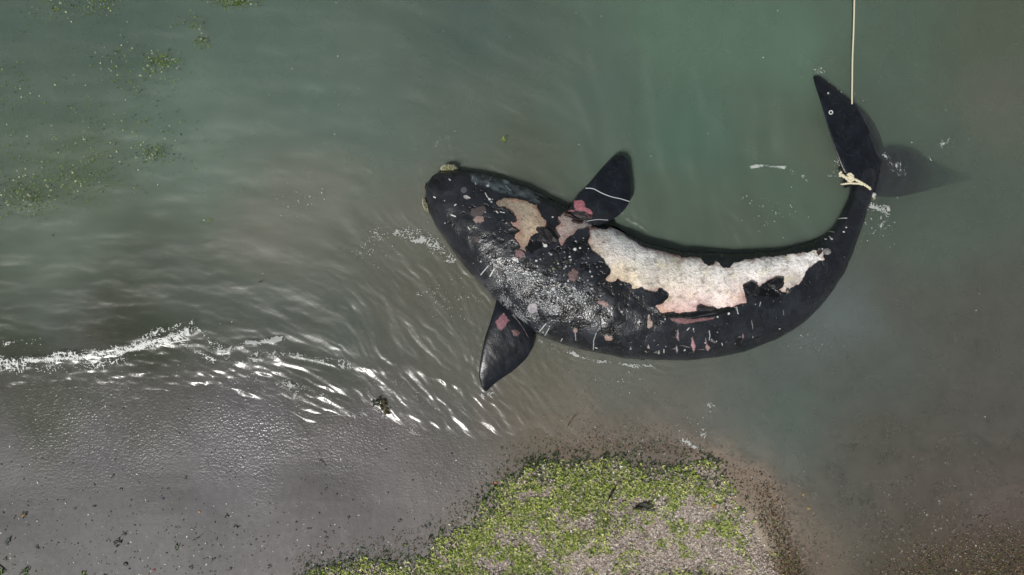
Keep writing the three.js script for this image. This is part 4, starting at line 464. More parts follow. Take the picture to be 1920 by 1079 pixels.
// ------------------------------------------------------------------ the tow rope round the tail stock
{
  const t = thing('tow_rope'); tag(t, 'pale yellow rope knotted round the tail of the whale and stretched away over the water', 'rope');
  const fibre = texture(64, 256, (i, j) => { const n = .93 + .1 * N(i / 4, j / 3, 16, 85); return [.66 * n, .61 * n, .44 * n]; }, true);
  const m = (rx) => new THREE.MeshStandardMaterial({ map: tiled(fibre, rx, 1), roughness: .85 });
  const laid = (curve, seg, rad) => {                         // three strands laid round each other
    const g = new THREE.TubeGeometry(curve, seg, rad, 18), p = g.attributes.position, len = curve.getLength(), c = new THREE.Vector3();
    for (let i = 0; i <= seg; i++) { curve.getPointAt(i / seg, c); for (let j = 0; j <= 18; j++) { const k = i * 19 + j, t = j / 18 * 6.2832 + i / seg * len / (rad * 7) * 6.2832, f = .68 + .42 * Math.abs(Math.cos(t * 1.5)); p.setXYZ(k, c.x + (p.getX(k) - c.x) * f, c.y + (p.getY(k) - c.y) * f, c.z + (p.getZ(k) - c.z) * f); } }
    g.computeVertexNormals(); return g;
  };
  const run = (name, pts, r, rep, lift = 0) => mesh(name, laid(new THREE.CatmullRomCurve3(pts.map((p) => p.length > 2 ? new THREE.Vector3(...P(p[0], p[1], p[2]), 0).set(P(p[0], p[1], p[2])[0], p[2], P(p[0], p[1], p[2])[1]) : (() => { const q = on(p[0], p[1]); return new THREE.Vector3(q[0], q[2] + r + lift, q[1]); })())), name === 'rope_line' ? 520 : Math.max(60, pts.length * 18), r), m(rep), t);
  run('rope_line', [[1603, -90, .5], [1602.5, 0, .4], [1601, 60, .33], [1599, 110, .24], [1598.5, 150, .16], [1598, 190, .05], [1599, 215, -.2], [1604, 260, -.34]], .0165, 30);
  run('loop', [[1640, 372, -.2], [1636, 366, .05], [1632, 358, .16], [1629, 353], [1622, 348], [1612, 342], [1602, 337], [1596, 334]], .029, 6, .006);
  run('loop', [[1578, 345, 0], [1583, 345, .12], [1588, 344.5], [1594, 344], [1602, 344.5], [1611, 345], [1618, 347]], .023, 4);
  // knot: coils of the same rope
  run('knot', [[1588, 327], [1594, 328], [1597, 333], [1594, 338], [1588, 338], [1585, 333], [1588, 329], [1593, 331], [1594, 335], [1590, 336]], .031, 8, .03);
  run('knot', [[1587, 339], [1592, 341], [1597, 338], [1596, 334], [1591, 332], [1587, 335]], .029, 5, .05);
  run('rope_end', [[1589, 335, .34], [1583, 331, .33], [1578.5, 327.5, .3], [1576, 326, .27]], .034, 3);
  run('rope_end', [[1578, 322, .29], [1576, 325, .28], [1576, 331, .24]], .03, 2);
  const f = new THREE.SphereGeometry(.055, 20, 14); f.scale(1.1, .8, .9); const q = P(1638.5, 365, .1); f.translate(q[0], .1, q[1]);
  tag(mesh('toggle', f, new THREE.MeshStandardMaterial({ color: new THREE.Color().setRGB(.4, .4, .42), roughness: .7 }), t), 'small grey toggle at the end of the loop');
}

// ------------------------------------------------------------------ foam: lace of bubbles standing a little proud of the water
const foamM = new THREE.MeshPhysicalMaterial({ color: new THREE.Color().setRGB(.8, .82, .8), roughness: .7, specularIntensity: .4, transparent: true, opacity: .82 });
const wispM = new THREE.MeshPhysicalMaterial({ color: new THREE.Color().setRGB(.7, .73, .72), roughness: .7, specularIntensity: .4, transparent: true, opacity: .5 });
function lace(lines, label, step = .014, m = wispM) {
  const parts = [];
  for (const [pts, wid, dense, seed = 0] of lines) {
    const l = px(pts), b = box(l), W = wid * 1.1 + .03;
    parts.push(plate(b[0] - W, b[1] - W, b[2] + W, b[3] + W, step, (x, z) => {
      const u = x + .06 * N(x * 3, z * 3 + seed), v = z + .06 * N(x * 3 + 9, z * 3), [d, side, t] = lineNear(l, u, v); if (d > W) return -1;
      const e = clamp(1 - (d / wid) ** 2, 0, 1) * Math.min(smoothstep(t, -.02, .14), 1 - smoothstep(t, .84, 1.02)), wx = .12 * N(x * 6 + seed, z * 6), wz = .12 * N(x * 6, z * 6 + 7 + seed);
      const n1 = Math.abs(N((x + wx) * 5 + seed, (z + wz) * 7)), n2 = Math.abs(N((x + wx) * 12, (z + wz) * 15 + seed)) * 1.25 + .03, q = (m === foamM ? dense : dense * 1.7 + .12) * .22 * e * (1 + .9 * N(x * 2.4 + seed, z * 2.4));
      return (q - Math.min(n1, n2) - .16 * (.5 + N(x * 40, z * 40)) - .02) * .1;
    }, (x, z, v) => topH(x, z) + .004 + clamp(v, 0, .1) * (m === foamM ? .9 : .2)));
  }
  const ok = parts.filter((g) => g.index.count); tag(mesh('foam', mergeGeometries(ok), m), label, 'foam', null, 'stuff');
}
lace([[[[-40, 684], [40, 676], [110, 670], [180, 664], [250, 652], [310, 636], [350, 622], [372, 611]], .17, 1.1, 1], [[[20, 679], [90, 674], [170, 668], [240, 658], [300, 644]], .07, 1.5, 2], [[[230, 656], [290, 644], [335, 628], [362, 616]], .11, 1.25, 3], [[[362, 612], [385, 626], [396, 645], [430, 650]], .07, .9, 8], [[[330, 636], [350, 650], [378, 664], [395, 676], [412, 680]], .12, 1.1, 4], [[[-40, 690], [60, 690], [160, 684], [260, 672]], .18, .8, 5], [[[0, 645], [30, 640], [70, 642], [85, 652]], .14, .6, 6], [[[250, 640], [300, 622], [350, 606], [372, 602]], .12, .7, 7]], 'bright white foam of the breaking wave on the left of the shore', .011, foamM);
lace([[[[392, 668], [430, 656], [460, 645], [500, 641], [545, 633]], .08, .9, 11], [[[380, 640], [410, 655], [430, 668], [420, 684]], .16, .4, 15], [[[420, 684], [470, 676], [500, 664], [560, 668], [620, 678], [690, 694]], .14, .4, 12], [[[690, 694], [740, 715], [800, 750], [850, 790]], .2, .2, 16], [[[440, 700], [520, 716], [600, 745], [660, 780]], .2, .3, 17], [[[640, 790], [700, 770], [760, 800], [830, 838]], .1, .3, 13], [[[470, 735], [520, 735], [580, 742]], .14, .25, 14]], 'thin white foam threads in the wash between wave and sand', .014);
lace([[[[655, 465], [700, 450], [730, 430], [770, 440], [810, 455], [845, 480], [868, 508]], .3, .3, 21], [[[730, 432], [765, 444], [800, 452], [835, 478], [858, 498]], .14, .5, 22], [[[770, 560], [800, 545], [835, 560], [860, 590]], .3, .12, 23], [[[850, 580], [880, 560], [905, 575]], .16, .2, 24], [[[790, 335], [796, 300], [820, 266], [855, 253], [905, 270], [935, 290]], .1, .2, 25]], 'wispy foam swirling beside the head of the whale');
lace([[[[1503, 152], [1522, 134], [1540, 130], [1548, 142]], .1, .35, 31], [[[1540, 146], [1570, 170], [1600, 200], [1622, 222]], .07, .4, 32], [[[1603, 214], [1606, 236], [1614, 262], [1632, 284], [1650, 303]], .06, .8, 33], [[[1624, 384], [1642, 388], [1662, 394], [1656, 420], [1650, 440]], .12, .5, 34], [[[1676, 300], [1688, 318], [1690, 336]], .16, .3, 35], [[[1735, 286], [1752, 300]], .08, .4, 36], [[[1752, 290], [1765, 266], [1800, 258], [1832, 272]], .14, .25, 37], [[[1565, 290], [1572, 310], [1560, 325], [1576, 335]], .2, .25, 38], [[[1655, 285], [1668, 300], [1672, 330]], .08, .35, 39]], 'small foam streaks round the tail flukes');
lace([[[[1402, 316], [1430, 312], [1452, 316], [1474, 316]], .05, 1.1, 41], [[[1474, 316], [1495, 324], [1520, 342]], .08, .3, 42], [[[1380, 370], [1400, 378], [1420, 384]], .14, .15, 43], [[[1440, 380], [1470, 400], [1500, 430]], .2, .1, 44]], 'short bright foam line in the bay inside the curve of the whale');
lace([[[[1338, 752], [1328, 780], [1320, 806], [1318, 830]], .13, .38, 51], [[[1268, 818], [1290, 832], [1312, 848], [1330, 860]], .08, .6, 52], [[[1345, 866], [1362, 880], [1395, 900], [1432, 922]], .07, .35, 53], [[[1250, 800], [1280, 810], [1300, 820]], .1, .2, 54]], 'foam threads over the shallow beside the weed bank');
lace([[[[1020, 648], [1080, 668], [1150, 683], [1200, 690], [1250, 688]], .06, .5, 61], [[[1004, 640], [1020, 652], [1032, 668]], .1, .25, 62], [[[1006, 636], [1036, 646], [1060, 654]], .08, .25, 63], [[[1420, 690], [1480, 660], [1540, 616], [1590, 560]], .3, .05, 64], [[[1595, 520], [1612, 470], [1628, 420]], .16, .05, 65], [[[1180, 720], [1200, 760], [1196, 790]], .2, .05, 66], [[[895, 735], [912, 742], [930, 740]], .06, .4, 67]], 'faint line of froth along the lower side of the whale');
// ------------------------------------------------------------------ scattered stuff
const Q = new THREE.Quaternion(), V = new THREE.Vector3(), S = new THREE.Vector3(), M4 = new THREE.Matrix4(), E = new THREE.Euler();
function scatter(name, g, m, n, place, label, category) {     // place(i, r) -> [x, y, z, yaw, tilt, roll, sx, sy, sz, colour] or null
  const r = rng(name.length * 131 + n), list = []; for (let k = 0, tries = 0; k < n && tries < n * 40; tries++) { const p = place(k, r); if (p) { list.push(p); k++; } }
  const o = new THREE.InstancedMesh(g, m, list.length);
  list.forEach((p, k) => { E.set(p[4], p[3], p[5], 'YXZ'); o.setMatrixAt(k, M4.compose(V.set(p[0], p[1], p[2]), Q.setFromEuler(E), S.set(p[6], p[7], p[8]))); o.setColorAt(k, new THREE.Color().setRGB(...p[9])); });
  o.name = numbered(name); o.castShadow = o.receiveShadow = true; scene.add(o); return tag(o, label, category, null, 'stuff');
}
function leafShape(curl, twist, taper = .8) {                  // a ribbon one unit long, curled up and twisted
  const n = 6, p = [], idx = [];
  for (let i = 0; i <= n; i++) { const t = i / n - .5, w = .5 * (1 - taper * Math.abs(2 * t) ** 1.6), a = twist * t; for (const s of [-1, 1]) p.push(t + .08 * Math.sin(i * 2.1), curl * (t * t) * 2 + s * w * Math.sin(a) * .3, s * w * .3 * Math.cos(a) + .12 * curl * Math.sin(t * 5)); }
  for (let i = 0; i < n; i++) { const a = i * 2; idx.push(a, a + 1, a + 3, a, a + 3, a + 2); }
  const g = new THREE.BufferGeometry(); g.setAttribute('position', new THREE.BufferAttribute(new Float32Array(p), 3)); g.setIndex(idx); g.computeVertexNormals(); return g;
}
const frond = mergeGeometries([leafShape(.5, 1.4), leafShape(.8, -2).rotateY(1.1).translate(.15, .02, .2)]);
const leafM = new THREE.MeshPhysicalMaterial({ roughness: .45, specularIntensity: .6, side: THREE.DoubleSide });
const bankPoly = px([[540, 1100], [565, 1072], [610, 1058], [650, 1046], [700, 1042], [750, 1050], [795, 1034], [830, 1004], [860, 985], [892, 958], [925, 920], [955, 888], [1000, 868], [1060, 858], [1110, 856], [1165, 850], [1185, 860], [1215, 874], [1255, 866], [1290, 872], [1325, 862], [1348, 872], [1352, 892], [1372, 908], [1390, 936], [1404, 962], [1432, 1000], [1456, 1040], [1474, 1079], [1478, 1100]]);
const bank = (x, z) => polyDist(bankPoly, x, z) + .3 * fbm(x * 1.8, z * 1.8, 4);
const baldSpots = [[1290, 955, 66, 24], [1420, 1010, 22, 60], [1440, 1060, 26, 50], [1240, 1050, 90, 34], [1110, 1050, 70, 26], [1185, 1010, 60, 26], [1090, 965, 42, 16], [1000, 1010, 34, 20], [1320, 1010, 60, 18], [1330, 890, 28, 12], [1010, 925, 26, 10], [1370, 1060, 60, 24], [1400, 960, 30, 30], [1220, 980, 50, 14], [1330, 1040, 90, 24], [1150, 960, 26, 10], [950, 1000, 20, 12], [1060, 1075, 60, 14], [930, 1060, 30, 14], [1200, 940, 46, 10]];
const bald = (x, z) => { let m = 0; const u = x * 80 + 960 + 22 * N(x * 2, z * 2), v = z * 80 + 539.5 + 22 * N(x * 2 + 8, z * 2); for (const [a, b, c, d] of baldSpots) m = Math.max(m, Math.exp(-(((u - a) / c) ** 2 + ((v - b) / d) ** 2))); return m; };
const inBank = (r) => [lerp(-5.4, 6.7, r()), lerp(3.75, 7.2, r())];
const lay = (r, x, z, l, up, c, tilt = .9) => [x, bedH(x, z) + up, z, r() * 6.28, (r() - .5) * tilt, (r() - .5) * tilt, l, l * (.6 + .6 * r()), l * (.8 + .7 * r()), c];
const GREENS = [L(138, 152, 66), L(120, 136, 58), L(98, 116, 52), L(162, 170, 100), L(80, 98, 48), L(178, 180, 122), L(62, 78, 40), L(148, 158, 78)], DARKS = [L(52, 70, 42), L(44, 60, 44), L(62, 82, 46), L(70, 74, 56), L(38, 48, 38), L(74, 94, 50), L(84, 90, 66)], PALES = [L(176, 166, 154), L(158, 146, 138), L(186, 182, 172), L(140, 128, 122), L(166, 152, 142), L(120, 108, 104)];
const pick = (r, a, k = 1) => { const c = a[(r() * a.length) | 0], t = k * (.75 + .5 * r()); return [c[0] * t, c[1] * t, c[2] * t]; };
scatter('green_seaweed', frond, leafM, 14500, (i, r) => { const [x, z] = inBank(r), b = bank(x, z); if (b < .02 || r() < bald(x, z) * 1.25 || r() > .22 + 1.1 * smoothstep(fbm(x * 2.3, z * 2.3, 4), -.28, .25)) return null; const e = smoothstep(b, .02, .6) * (x > 4.2 ? 1 - .5 * smoothstep(x, 4.2, 6) : 1); if (r() > .25 + .75 * e) return null; return lay(r, x, z, .03 + .065 * r() * r() + .02 * r(), .006 + .03 * r(), r() < .07 ? pick(r, PALES, 1.25) : pick(r, GREENS, 1.28)); }, 'bright green seaweed covering the bank in front of the whale', 'seaweed');
scatter('dark_seaweed', frond, leafM, 2600, (i, r) => { const [x, z] = inBank(r), b = bank(x, z); if (b < -.22 * r() || b > .62 || r() < smoothstep(b, .22, .62) || (z > 4.6 && x > 5 && r() < .92) || (x < -.7 && r() < .35)) return null; return lay(r, x, z, .045 + .05 * r(), .004 + .02 * r(), pick(r, DARKS, .9)); }, 'dark wet seaweed along the upper edge of the weed bank', 'seaweed');
scatter('bleached_seaweed', frond, leafM, 12000, (i, r) => { const [x, z] = inBank(r), b = bank(x, z); if (b < .15 || r() > .3 + .8 * bald(x, z)) return null; return lay(r, x, z, .035 + .04 * r(), .003 + .02 * r(), pick(r, PALES, 1.3)); }, 'bleached dry seaweed in bald patches of the weed bank', 'seaweed');
const fringe = [[560, 1090], [640, 1058], [740, 1050], [830, 1010], [900, 950], [960, 880], [1060, 850], [1180, 840], [1260, 855], [1340, 860]];
scatter('seaweed_fringe', frond, leafM, 2600, (i, r) => { const t = r() * (fringe.length - 1), k = Math.min(fringe.length - 2, t | 0), f = t - k, o = Math.abs(r() + r() - 1) * 52, x = X(lerp(fringe[k][0], fringe[k + 1][0], f) - o * .6 * r()), z = Z(lerp(fringe[k][1], fringe[k + 1][1], f) - o); if (bank(x, z) > .05) return null; return lay(r, x, z, .02 + .05 * r() * r(), .003, r() < .7 ? pick(r, DARKS, .9) : r() < .5 ? pick(r, PALES, .7) : L(120, 84, 60)); }, 'loose bits of seaweed scattered along the edge of the weed bank', 'seaweed');
// bits adrift in the green water, upper left
const drift = [[60, 100, 60, 60, .4], [105, 18, 30, 14, 1], [185, 8, 20, 10, 1.2], [225, 80, 50, 40, .5], [300, 115, 18, 10, 1.5], [275, 140, 30, 24, 1.2], [215, 118, 24, 18, .8], [250, 250, 60, 36, 1.4], [190, 300, 60, 36, 1.5], [130, 325, 50, 24, 1.5], [150, 340, 34, 16, 2], [40, 360, 40, 20, 2], [55, 378, 26, 12, 2.5], [290, 290, 16, 8, 1.4], [95, 250, 80, 60, .5], [440, 3, 24, 6, 2], [20, 160, 30, 30, .5], [380, 78, 8, 6, .5], [360, 38, 16, 8, .5], [150, 180, 120, 110, .35], [945, 262, 5, 4, .1], [385, 410, 8, 5, .06], [15, 300, 30, 60, .5]], dsum = drift.reduce((a, d) => a + d[4], 0);
scatter('drifting_seaweed', frond, leafM, 3000, (i, r) => { let t = r() * dsum, k = 0; while (t > drift[k][4]) t -= drift[k++][4]; const d = drift[k], g = () => r() + r() + r() - 1.5, x = X(d[0] + d[2] * g() * 2.1), z = Z(d[1] + d[3] * g() * 2.1), deep = r(), l = .02 + .045 * r() * r(); return [x, watH(x, z) + .008 - .03 * deep * deep * deep, z, r() * 6.28, (r() - .5) * .6, (r() - .5) * .6, l, l, l * 1.3, r() < .09 ? L(190, 195, 160) : r() < .6 ? pick(r, [L(96, 122, 48), L(112, 134, 60), L(76, 102, 44)], 1) : pick(r, DARKS, .9)]; }, 'small green scraps of seaweed drifting off the beach, with pale ones painted as white glints', 'seaweed');  // the few whitish pieces are glints on the water, painted as scraps
// grit, shell and pebbles
const stone = new THREE.IcosahedronGeometry(1, 1); { const p = stone.attributes.position; for (let k = 0; k < p.count; k++) { const n = 1 + .3 * N(p.getX(k) * 1.7 + 3, p.getY(k) * 1.7 + p.getZ(k)); p.setXYZ(k, p.getX(k) * n, p.getY(k) * n * .5, p.getZ(k) * n); } stone.computeVertexNormals(); }
const stoneM = new THREE.MeshPhysicalMaterial({ roughness: .5, specularIntensity: .5 });
const gritD = field([[1500, 1079, .9], [1480, 1020, .9], [1455, 970, .7], [1440, 940, .5], [1540, 1000, .15], [1600, 1060, .3], [1680, 1060, .8], [1750, 1040, 1], [1850, 1030, 1], [1900, 1070, 1], [1800, 990, .7], [1700, 980, .5], [1650, 930, .35], [1850, 940, .2], [1910, 970, .05], [1600, 830, .4], [1650, 800, .4], [1700, 880, .4], [1800, 850, .25], [1880, 800, .2], [1750, 700, .2], [1700, 550, .15], [1850, 550, .12], [1500, 760, .08], [1450, 850, .1], [1850, 350, .03], [1700, 200, .01], [1400, 700, .05], [1300, 780, .1], [1200, 810, .3], [1100, 830, .35], [1040, 800, .1]]);
scatter('gravel', stone, stoneM, 26000, (i, r) => { const x = lerp(1, 12.6, r()), z = lerp(-1, 7, r()), u = x * 80 + 960, v = z * 80 + 539.5; if (r() > gritD(u + 30 * N(x, z), v + 30 * N(x + 5, z)) * 1.1 || (bank(x, z) > 0 && v > 850) || topAt(x, z) > -5) return null; const s = .006 + .013 * r() * r() + (r() < .02 ? .012 : 0), q = r(), c = q < .42 ? pick(r, [L(66, 58, 50), L(84, 74, 64), L(52, 48, 44)]) : q < .72 ? pick(r, [L(94, 82, 70), L(104, 88, 76), L(84, 76, 66)]) : q < .86 ? pick(r, [L(104, 102, 96), L(118, 114, 106)]) : q < .875 ? L(170, 168, 160) : pick(r, v > 1000 ? [L(66, 76, 40), L(84, 90, 46), L(96, 70, 52)] : [L(60, 60, 52)]); return [x, bedH(x, z) + s * .25, z, r() * 6.28, (r() - .5) * .5, (r() - .5) * .5, s * (.8 + .8 * r()), s, s, c]; }, 'fine brown and grey gravel on the bed at the right of the whale', 'gravel');
scatter('weed_litter', frond, leafM, 3200, (i, r) => { let x, z; if (r() < .35) { const t = r(); x = X(lerp(1432, 1490, t) + 30 * (r() + r() + r() - 1.5) + 14 * N(t * 4, 2)); z = Z(lerp(905, 1090, t)); if (r() > t + .15) return null; } else { x = lerp(8.4, 12.3, r()); z = lerp(5.2, 7, r()); if (r() > smoothstep(z + .12 * (x - 9) * .6 + .35 * fbm(x * 1.5, z * 1.5, 3), 5.9, 6.7)) return null; } return lay(r, x, z, .02 + .05 * r() * r(), .006 + .008 * r(), pick(r, [L(92, 66, 46), L(74, 54, 40), L(60, 66, 34), L(120, 96, 70), L(84, 100, 44), L(40, 38, 32), L(150, 128, 104)], .95)); }, 'rust brown seaweed litter at the foot of the bank and in the right corner', 'seaweed');
scatter('bed_algae', frond, leafM, 1500, (i, r) => { const a = r() < .55, cl = [[1590, 540], [1620, 700], [1580, 745], [1545, 780], [1600, 840], [1660, 860], [1780, 590], [1700, 640], [1850, 660], [1750, 760], [1520, 840], [1900, 110], [1740, 560], [1560, 880], [1620, 940]], k = cl[(r() * cl.length) | 0], g = () => r() + r() - 1, x = a ? X(k[0] + 34 * g()) : lerp(5.4, 12.6, r()), z = a ? Z(k[1] + 22 * g()) : lerp(-3, 4.8, r()); if (topAt(x, z) > -5) return null; const l = .02 + .06 * r() * r(); return [x, Math.min(bedH(x, z) + .03, -.05) + .22 * r() * (bedH(x, z) < -.35 ? 1 : 0), z, r() * 6.28, (r() - .5) * .6, (r() - .5) * .6, l, l, l * 1.5, pick(r, [L(44, 44, 36), L(56, 54, 40), L(64, 66, 44)], .9)]; }, 'dark tufts of algae on the bed right of the whale', 'seaweed');
const grey = (r) => [lerp(-12.3, -.9, r()), lerp(2.6, 6.9, r())];
scatter('mud_specks', stone, stoneM, 1500, (i, r) => { const [x, z] = grey(r), v = z * 80 + 539.5; if (bedH(x, z) < .02 || bank(x, z) > -.02 || r() > .25 + .75 * smoothstep(v, 880, 1060)) return null; const s = .005 + .013 * r() ** 3; return [x, bedH(x, z) + s * .3, z, r() * 6.28, 0, 0, s * (1 + r()), s, s, r() < .2 ? L(190, 190, 188) : pick(r, [L(44, 44, 42), L(60, 60, 58), L(72, 70, 62)])]; }, 'dark specks, some standing for shaded pits, and shell grit over the smooth grey sand', 'grit');  // dark stones also paint the shade of little pits in the mud
scatter('foam_flecks', new THREE.IcosahedronGeometry(1, 1), foamM, 650, (i, r) => { const q = r(), g = () => r() + r() - 1, spots = [[560, 375, 60, 40], [700, 470, 90, 50], [820, 560, 80, 60], [1440, 400, 90, 50], [1580, 310, 20, 40], [1520, 640, 80, 40], [1640, 420, 50, 60], [1180, 720, 80, 40], [1300, 800, 60, 50], [1690, 320, 40, 30], [200, 690, 200, 30], [1600, 215, 30, 50]], k = spots[(r() * spots.length) | 0]; const x = q < .8 ? X(k[0] + k[2] * g()) : lerp(-12.2, 12.2, r()), z = q < .8 ? Z(k[1] + k[3] * g()) : lerp(-6.8, 4, r()); if (watH(x, z) < bedH(x, z) || topAt(x, z) > -.3) return null; const s = .003 + .008 * r() ** 3; return [x, watH(x, z) + .003, z, r() * 6, 0, 0, s * (1 + r()), s * .6, s, [.7, .72, .7]]; }, 'single white bubbles and flecks on the water, those in the bay doubling for sun glints', 'foam');  // real foam; in the bay the white flecks also paint sun sparkle
// ------------------------------------------------------------------ scraps one can point at
const tuftM = new THREE.MeshPhysicalMaterial({ vertexColors: true, roughness: .45, specularIntensity: .6, side: THREE.DoubleSide });
function tuft(x, y, size, n, pal, label, seed, opt = {}) {
  const r = rng(seed), parts = [], [x0, z0] = [X(x), Z(y)];
  for (let k = 0; k < n; k++) { const g = leafShape(.3 + .6 * r(), (r() - .5) * 4, .7), l = size * (.5 + .6 * r()), c = pick(r, pal), m = g.attributes.position.count, col = new Float32Array(m * 3); for (let i = 0; i < m; i++) col.set(c, i * 3); g.setAttribute('color', new THREE.BufferAttribute(col, 3)); g.scale(l, l * .6, l * (opt.wide ?? 1)); g.rotateY(opt.dir !== undefined ? opt.dir + (r() - .5) * .9 : r() * 6.28); g.translate((r() - .5) * size * (opt.spread ?? .7) * (n > 1), .008 + r() * .02, (r() - .5) * size * (opt.spread ?? .7) * (n > 1)); parts.push(g); }
  const o = mesh(opt.name ?? 'seaweed_scrap', mergeGeometries(parts), tuftM); o.position.set(x0, opt.y ?? (opt.afloat ? watH(x0, z0) : bedH(x0, z0)), z0); tag(o, label, opt.category ?? 'seaweed', opt.group); return o;
}
tuft(20, 1060, .2, 16, [GREENS[1], GREENS[2], DARKS[2], DARKS[1]], 'green seaweed clump in the lower left corner of the sand', 1);
tuft(68, 1060, .17, 10, [DARKS[2], GREENS[6], DARKS[0]], 'olive seaweed clump second from the lower left corner', 2, { dir: 1.4 });
tuft(166, 1070, .14, 7, [GREENS[2], GREENS[1], DARKS[0]], 'small green seaweed clump at the bottom edge of the grey sand', 3, { dir: 1.2 });
tuft(205, 1076, .13, 7, [GREENS[1], DARKS[2]], 'yellowish green seaweed bit half cut off by the bottom edge', 4);
tuft(340, 1019, .13, 6, [GREENS[6], DARKS[0], DARKS[2]], 'dark and green seaweed bit upright on the open sand', 5, { dir: 1.5 });
tuft(380, 1000, .2, 2, [L(34, 34, 34)], 'black bent twig of weed shaped like a hook', 6, { dir: .9, wide: .35 });
tuft(230, 1010, .16, 9, [L(46, 50, 46), L(60, 64, 58)], 'ragged dark seaweed clump in the middle of the left sand', 7, { dir: 1 });
tuft(243, 995, .11, 6, [L(50, 52, 50), L(70, 72, 70)], 'smaller dark clump just above the ragged one', 8);
tuft(446, 986, .13, 3, [L(60, 62, 58)], 'grey green leaf lying flat on the open sand', 9, { dir: .2, wide: 1.4, spread: .3 });
tuft(607, 868, .16, 2, [L(40, 40, 44)], 'dark v shaped scrap on the wet sand below the wash', 10, { wide: .6 });
tuft(804, 984, .13, 3, [L(74, 74, 76), L(56, 56, 58)], 'flat grey scrap near the edge of the weed bank', 11, { wide: 1.6, spread: .3 });
tuft(760, 1019, .12, 3, [GREENS[2], L(90, 96, 48)], 'little olive green strip close to the weed bank', 12, { dir: .2, spread: .3 });
tuft(54, 961, .13, 8, [L(150, 120, 80), L(46, 48, 46), L(90, 96, 70)], 'ochre and dark weed tangle on the left sand', 13);
tuft(32, 1006, .15, 7, [L(46, 62, 54), L(60, 70, 64)], 'blue green dark scrap at the left border of the sand', 14, { dir: 1.4 });
tuft(904, 1028, .12, 6, DARKS, 'small dark tuft beside the left flank of the weed bank', 15);
tuft(1143, 922, .4, 2, [L(22, 26, 14), L(16, 18, 12)], 'curved black kelp strand on the green weed bank', 16, { dir: 1.5, wide: .45, spread: .12, name: 'kelp_strand', y: bedH(X(1143), Z(922)) + .04 });
tuft(1205, 944, .5, 5, [L(50, 52, 42), L(66, 66, 56)], 'dark flattened kelp strip lying on the weed bank', 17, { dir: .1, wide: .5, spread: .3, name: 'kelp_strand', y: bedH(X(1205), Z(944)) + .03 });
tuft(1072, 790, .4, 2, [L(78, 64, 46)], 'thin brown curved stalk under shallow water above the weed bank', 18, { dir: .9, wide: .3, spread: .15, name: 'kelp_strand' });
tuft(708, 752, .2, 9, [L(34, 32, 28), L(50, 46, 36), L(44, 50, 32)], 'dark weed clump in the wash below the wave', 19, { y: watH(X(708), Z(752)) - .005 });
tuft(720, 766, .3, 8, [L(52, 48, 36), L(70, 64, 40)], 'brown weed trailing below the dark clump in the wash', 20, { dir: -.8, y: watH(X(720), Z(766)) - .012 });
tuft(489, 528, .08, 3, [L(38, 38, 34)], 'single dark scrap adrift in the brown water left of the whale', 21, { afloat: 1 });
tuft(1658, 52, .09, 2, [L(150, 110, 96)], 'small pinkish scrap afloat right of the tow rope', 22, { afloat: 1, dir: 1.2 });
tuft(945, 262, .09, 5, [GREENS[1], GREENS[2]], 'lone green scrap afloat above the head of the whale', 23, { afloat: 1 });
tuft(390, 413, .1, 5, [GREENS[2], L(96, 100, 50)], 'faint olive scrap under the surface left of the head', 24, { y: -.05 });
tuft(300, 116, .11, 8, [GREENS[2], DARKS[2], L(70, 90, 40)], 'rounded green clump adrift far up the left water', 25, { afloat: 1, y: -.02 });
tuft(270, 148, .1, 8, [DARKS[2], DARKS[5]], 'dark green clump adrift below the rounded one', 26, { y: -.03 });
tuft(105, 18, .11, 8, [GREENS[2], L(90, 104, 40)], 'olive green clump adrift at the top left', 27, { y: -.02 });
tuft(445, 3, .15, 10, [DARKS[5], GREENS[2]], 'green clump cut off by the top edge of the water', 28, { y: -.02 });
tuft(380, 78, .09, 4, [DARKS[2]], 'tiny green scrap adrift alone beside the weed drift', 29, { y: -.02 });
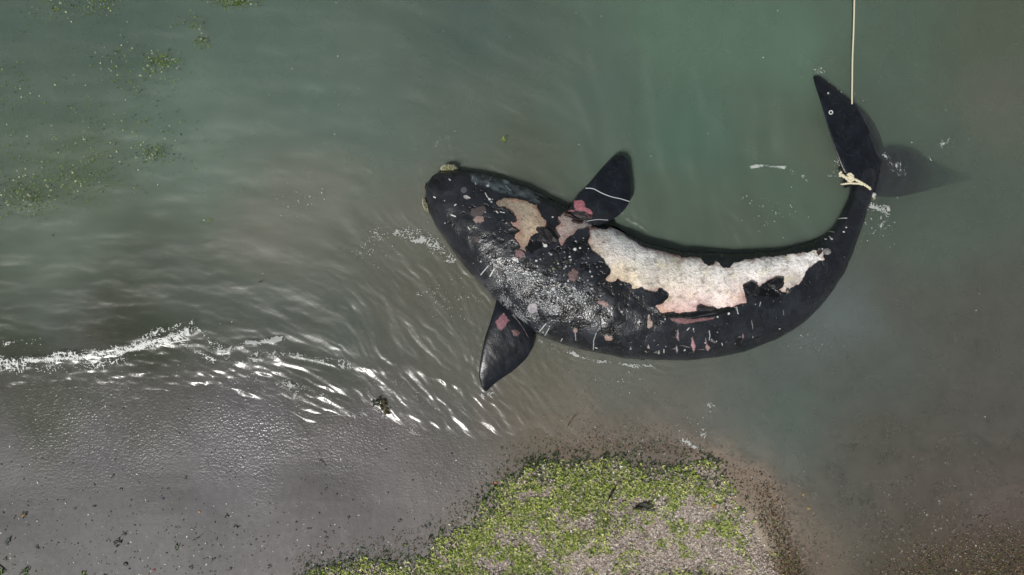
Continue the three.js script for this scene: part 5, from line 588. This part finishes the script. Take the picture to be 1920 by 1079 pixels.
[[232, 879], [216, 891], [181, 907], [146, 951], [182, 945], [350, 894], [252, 946], [428, 965], [343, 984], [412, 1007], [225, 1030], [30, 1038], [186, 1070], [285, 1056], [366, 1056], [405, 1045], [416, 1040], [509, 1060], [540, 1045], [437, 1062], [64, 981], [612, 915], [656, 967], [560, 975], [585, 986], [616, 1002], [628, 992], [750, 975], [719, 1010], [778, 1010], [618, 1045], [640, 1034], [700, 1022], [120, 1012], [84, 1018], [8, 985], [3, 1012]].forEach(([x, y], k) => tuft(x, y, .05 + .05 * ((k * 37 % 10) / 10), 2 + k % 4, [L(40, 42, 42), L(58, 58, 56), L(50, 56, 46)], y > 1025 ? 'tiny dark weed scrap at the lower edge of the smooth grey sand' : y < 920 ? 'tiny dark weed scrap on the glittering wet sand below the wash' : x > 540 ? 'tiny dark weed scrap on the grey sand between the wash and the weed bank' : 'tiny dark weed scrap on the open middle of the left grey sand', 60 + k, { group: 'tiny dark weed scraps on the grey sand', spread: .6 }));
function pebble(x, y, s, c, label, seed) { const g = new THREE.IcosahedronGeometry(s, 4), p = g.attributes.position; for (let k = 0; k < p.count; k++) { const n = 1 + .22 * N(p.getX(k) / s * 1.2 + seed, p.getZ(k) / s * 1.2 + p.getY(k) / s) + .05 * N(p.getX(k) / s * 5, p.getZ(k) / s * 5 + seed); p.setXYZ(k, p.getX(k) * n * 1.2, p.getY(k) * n * .6, p.getZ(k) * n); } g.computeVertexNormals(); const o = mesh('pebble', g, new THREE.MeshPhysicalMaterial({ color: new THREE.Color().setRGB(...c), roughness: .4 })); o.position.set(X(x), bedH(X(x), Z(y)) + s * .25, Z(y)); tag(o, label, 'pebble'); }
pebble(245, 1051, .045, L(34, 34, 40), 'black rounded pebble near the lower left of the sand', 1); pebble(252, 1060, .022, L(28, 28, 28), 'tiny black pebble touching the shade of the larger one', 2); pebble(437, 1062, .026, L(30, 28, 30), 'flat black pebble at the bottom of the sand', 3); pebble(312, 932, .026, L(60, 56, 84), 'bluish purple pebble on the wet sand', 4); pebble(379, 956, .024, L(170, 130, 96), 'small orange tan pebble on the open sand', 5); pebble(298, 1062, .026, L(130, 60, 46), 'brick red pebble at the lower left of the sand', 6); pebble(276, 1077, .026, L(160, 90, 50), 'orange pebble at the bottom edge of the sand', 7); pebble(843, 982, .02, L(214, 208, 190), 'small white shell bit by the weed bank', 8); pebble(1508, 929, .03, L(150, 124, 76), 'yellowish pebble under shallow water right of the weed bank', 9); pebble(1518, 955, .034, L(160, 128, 70), 'ochre pebble just below the yellowish one', 10); pebble(930, 904, .03, L(180, 110, 60), 'orange crumb at the left edge of the weed bank', 11); pebble(1336, 947, .04, L(170, 84, 58), 'red brown pebble on the bleached part of the bank', 12); pebble(232, 915, .03, L(52, 54, 54), 'dark grey pebble just under the glittering sand', 13);

renderer.render(scene, camera);
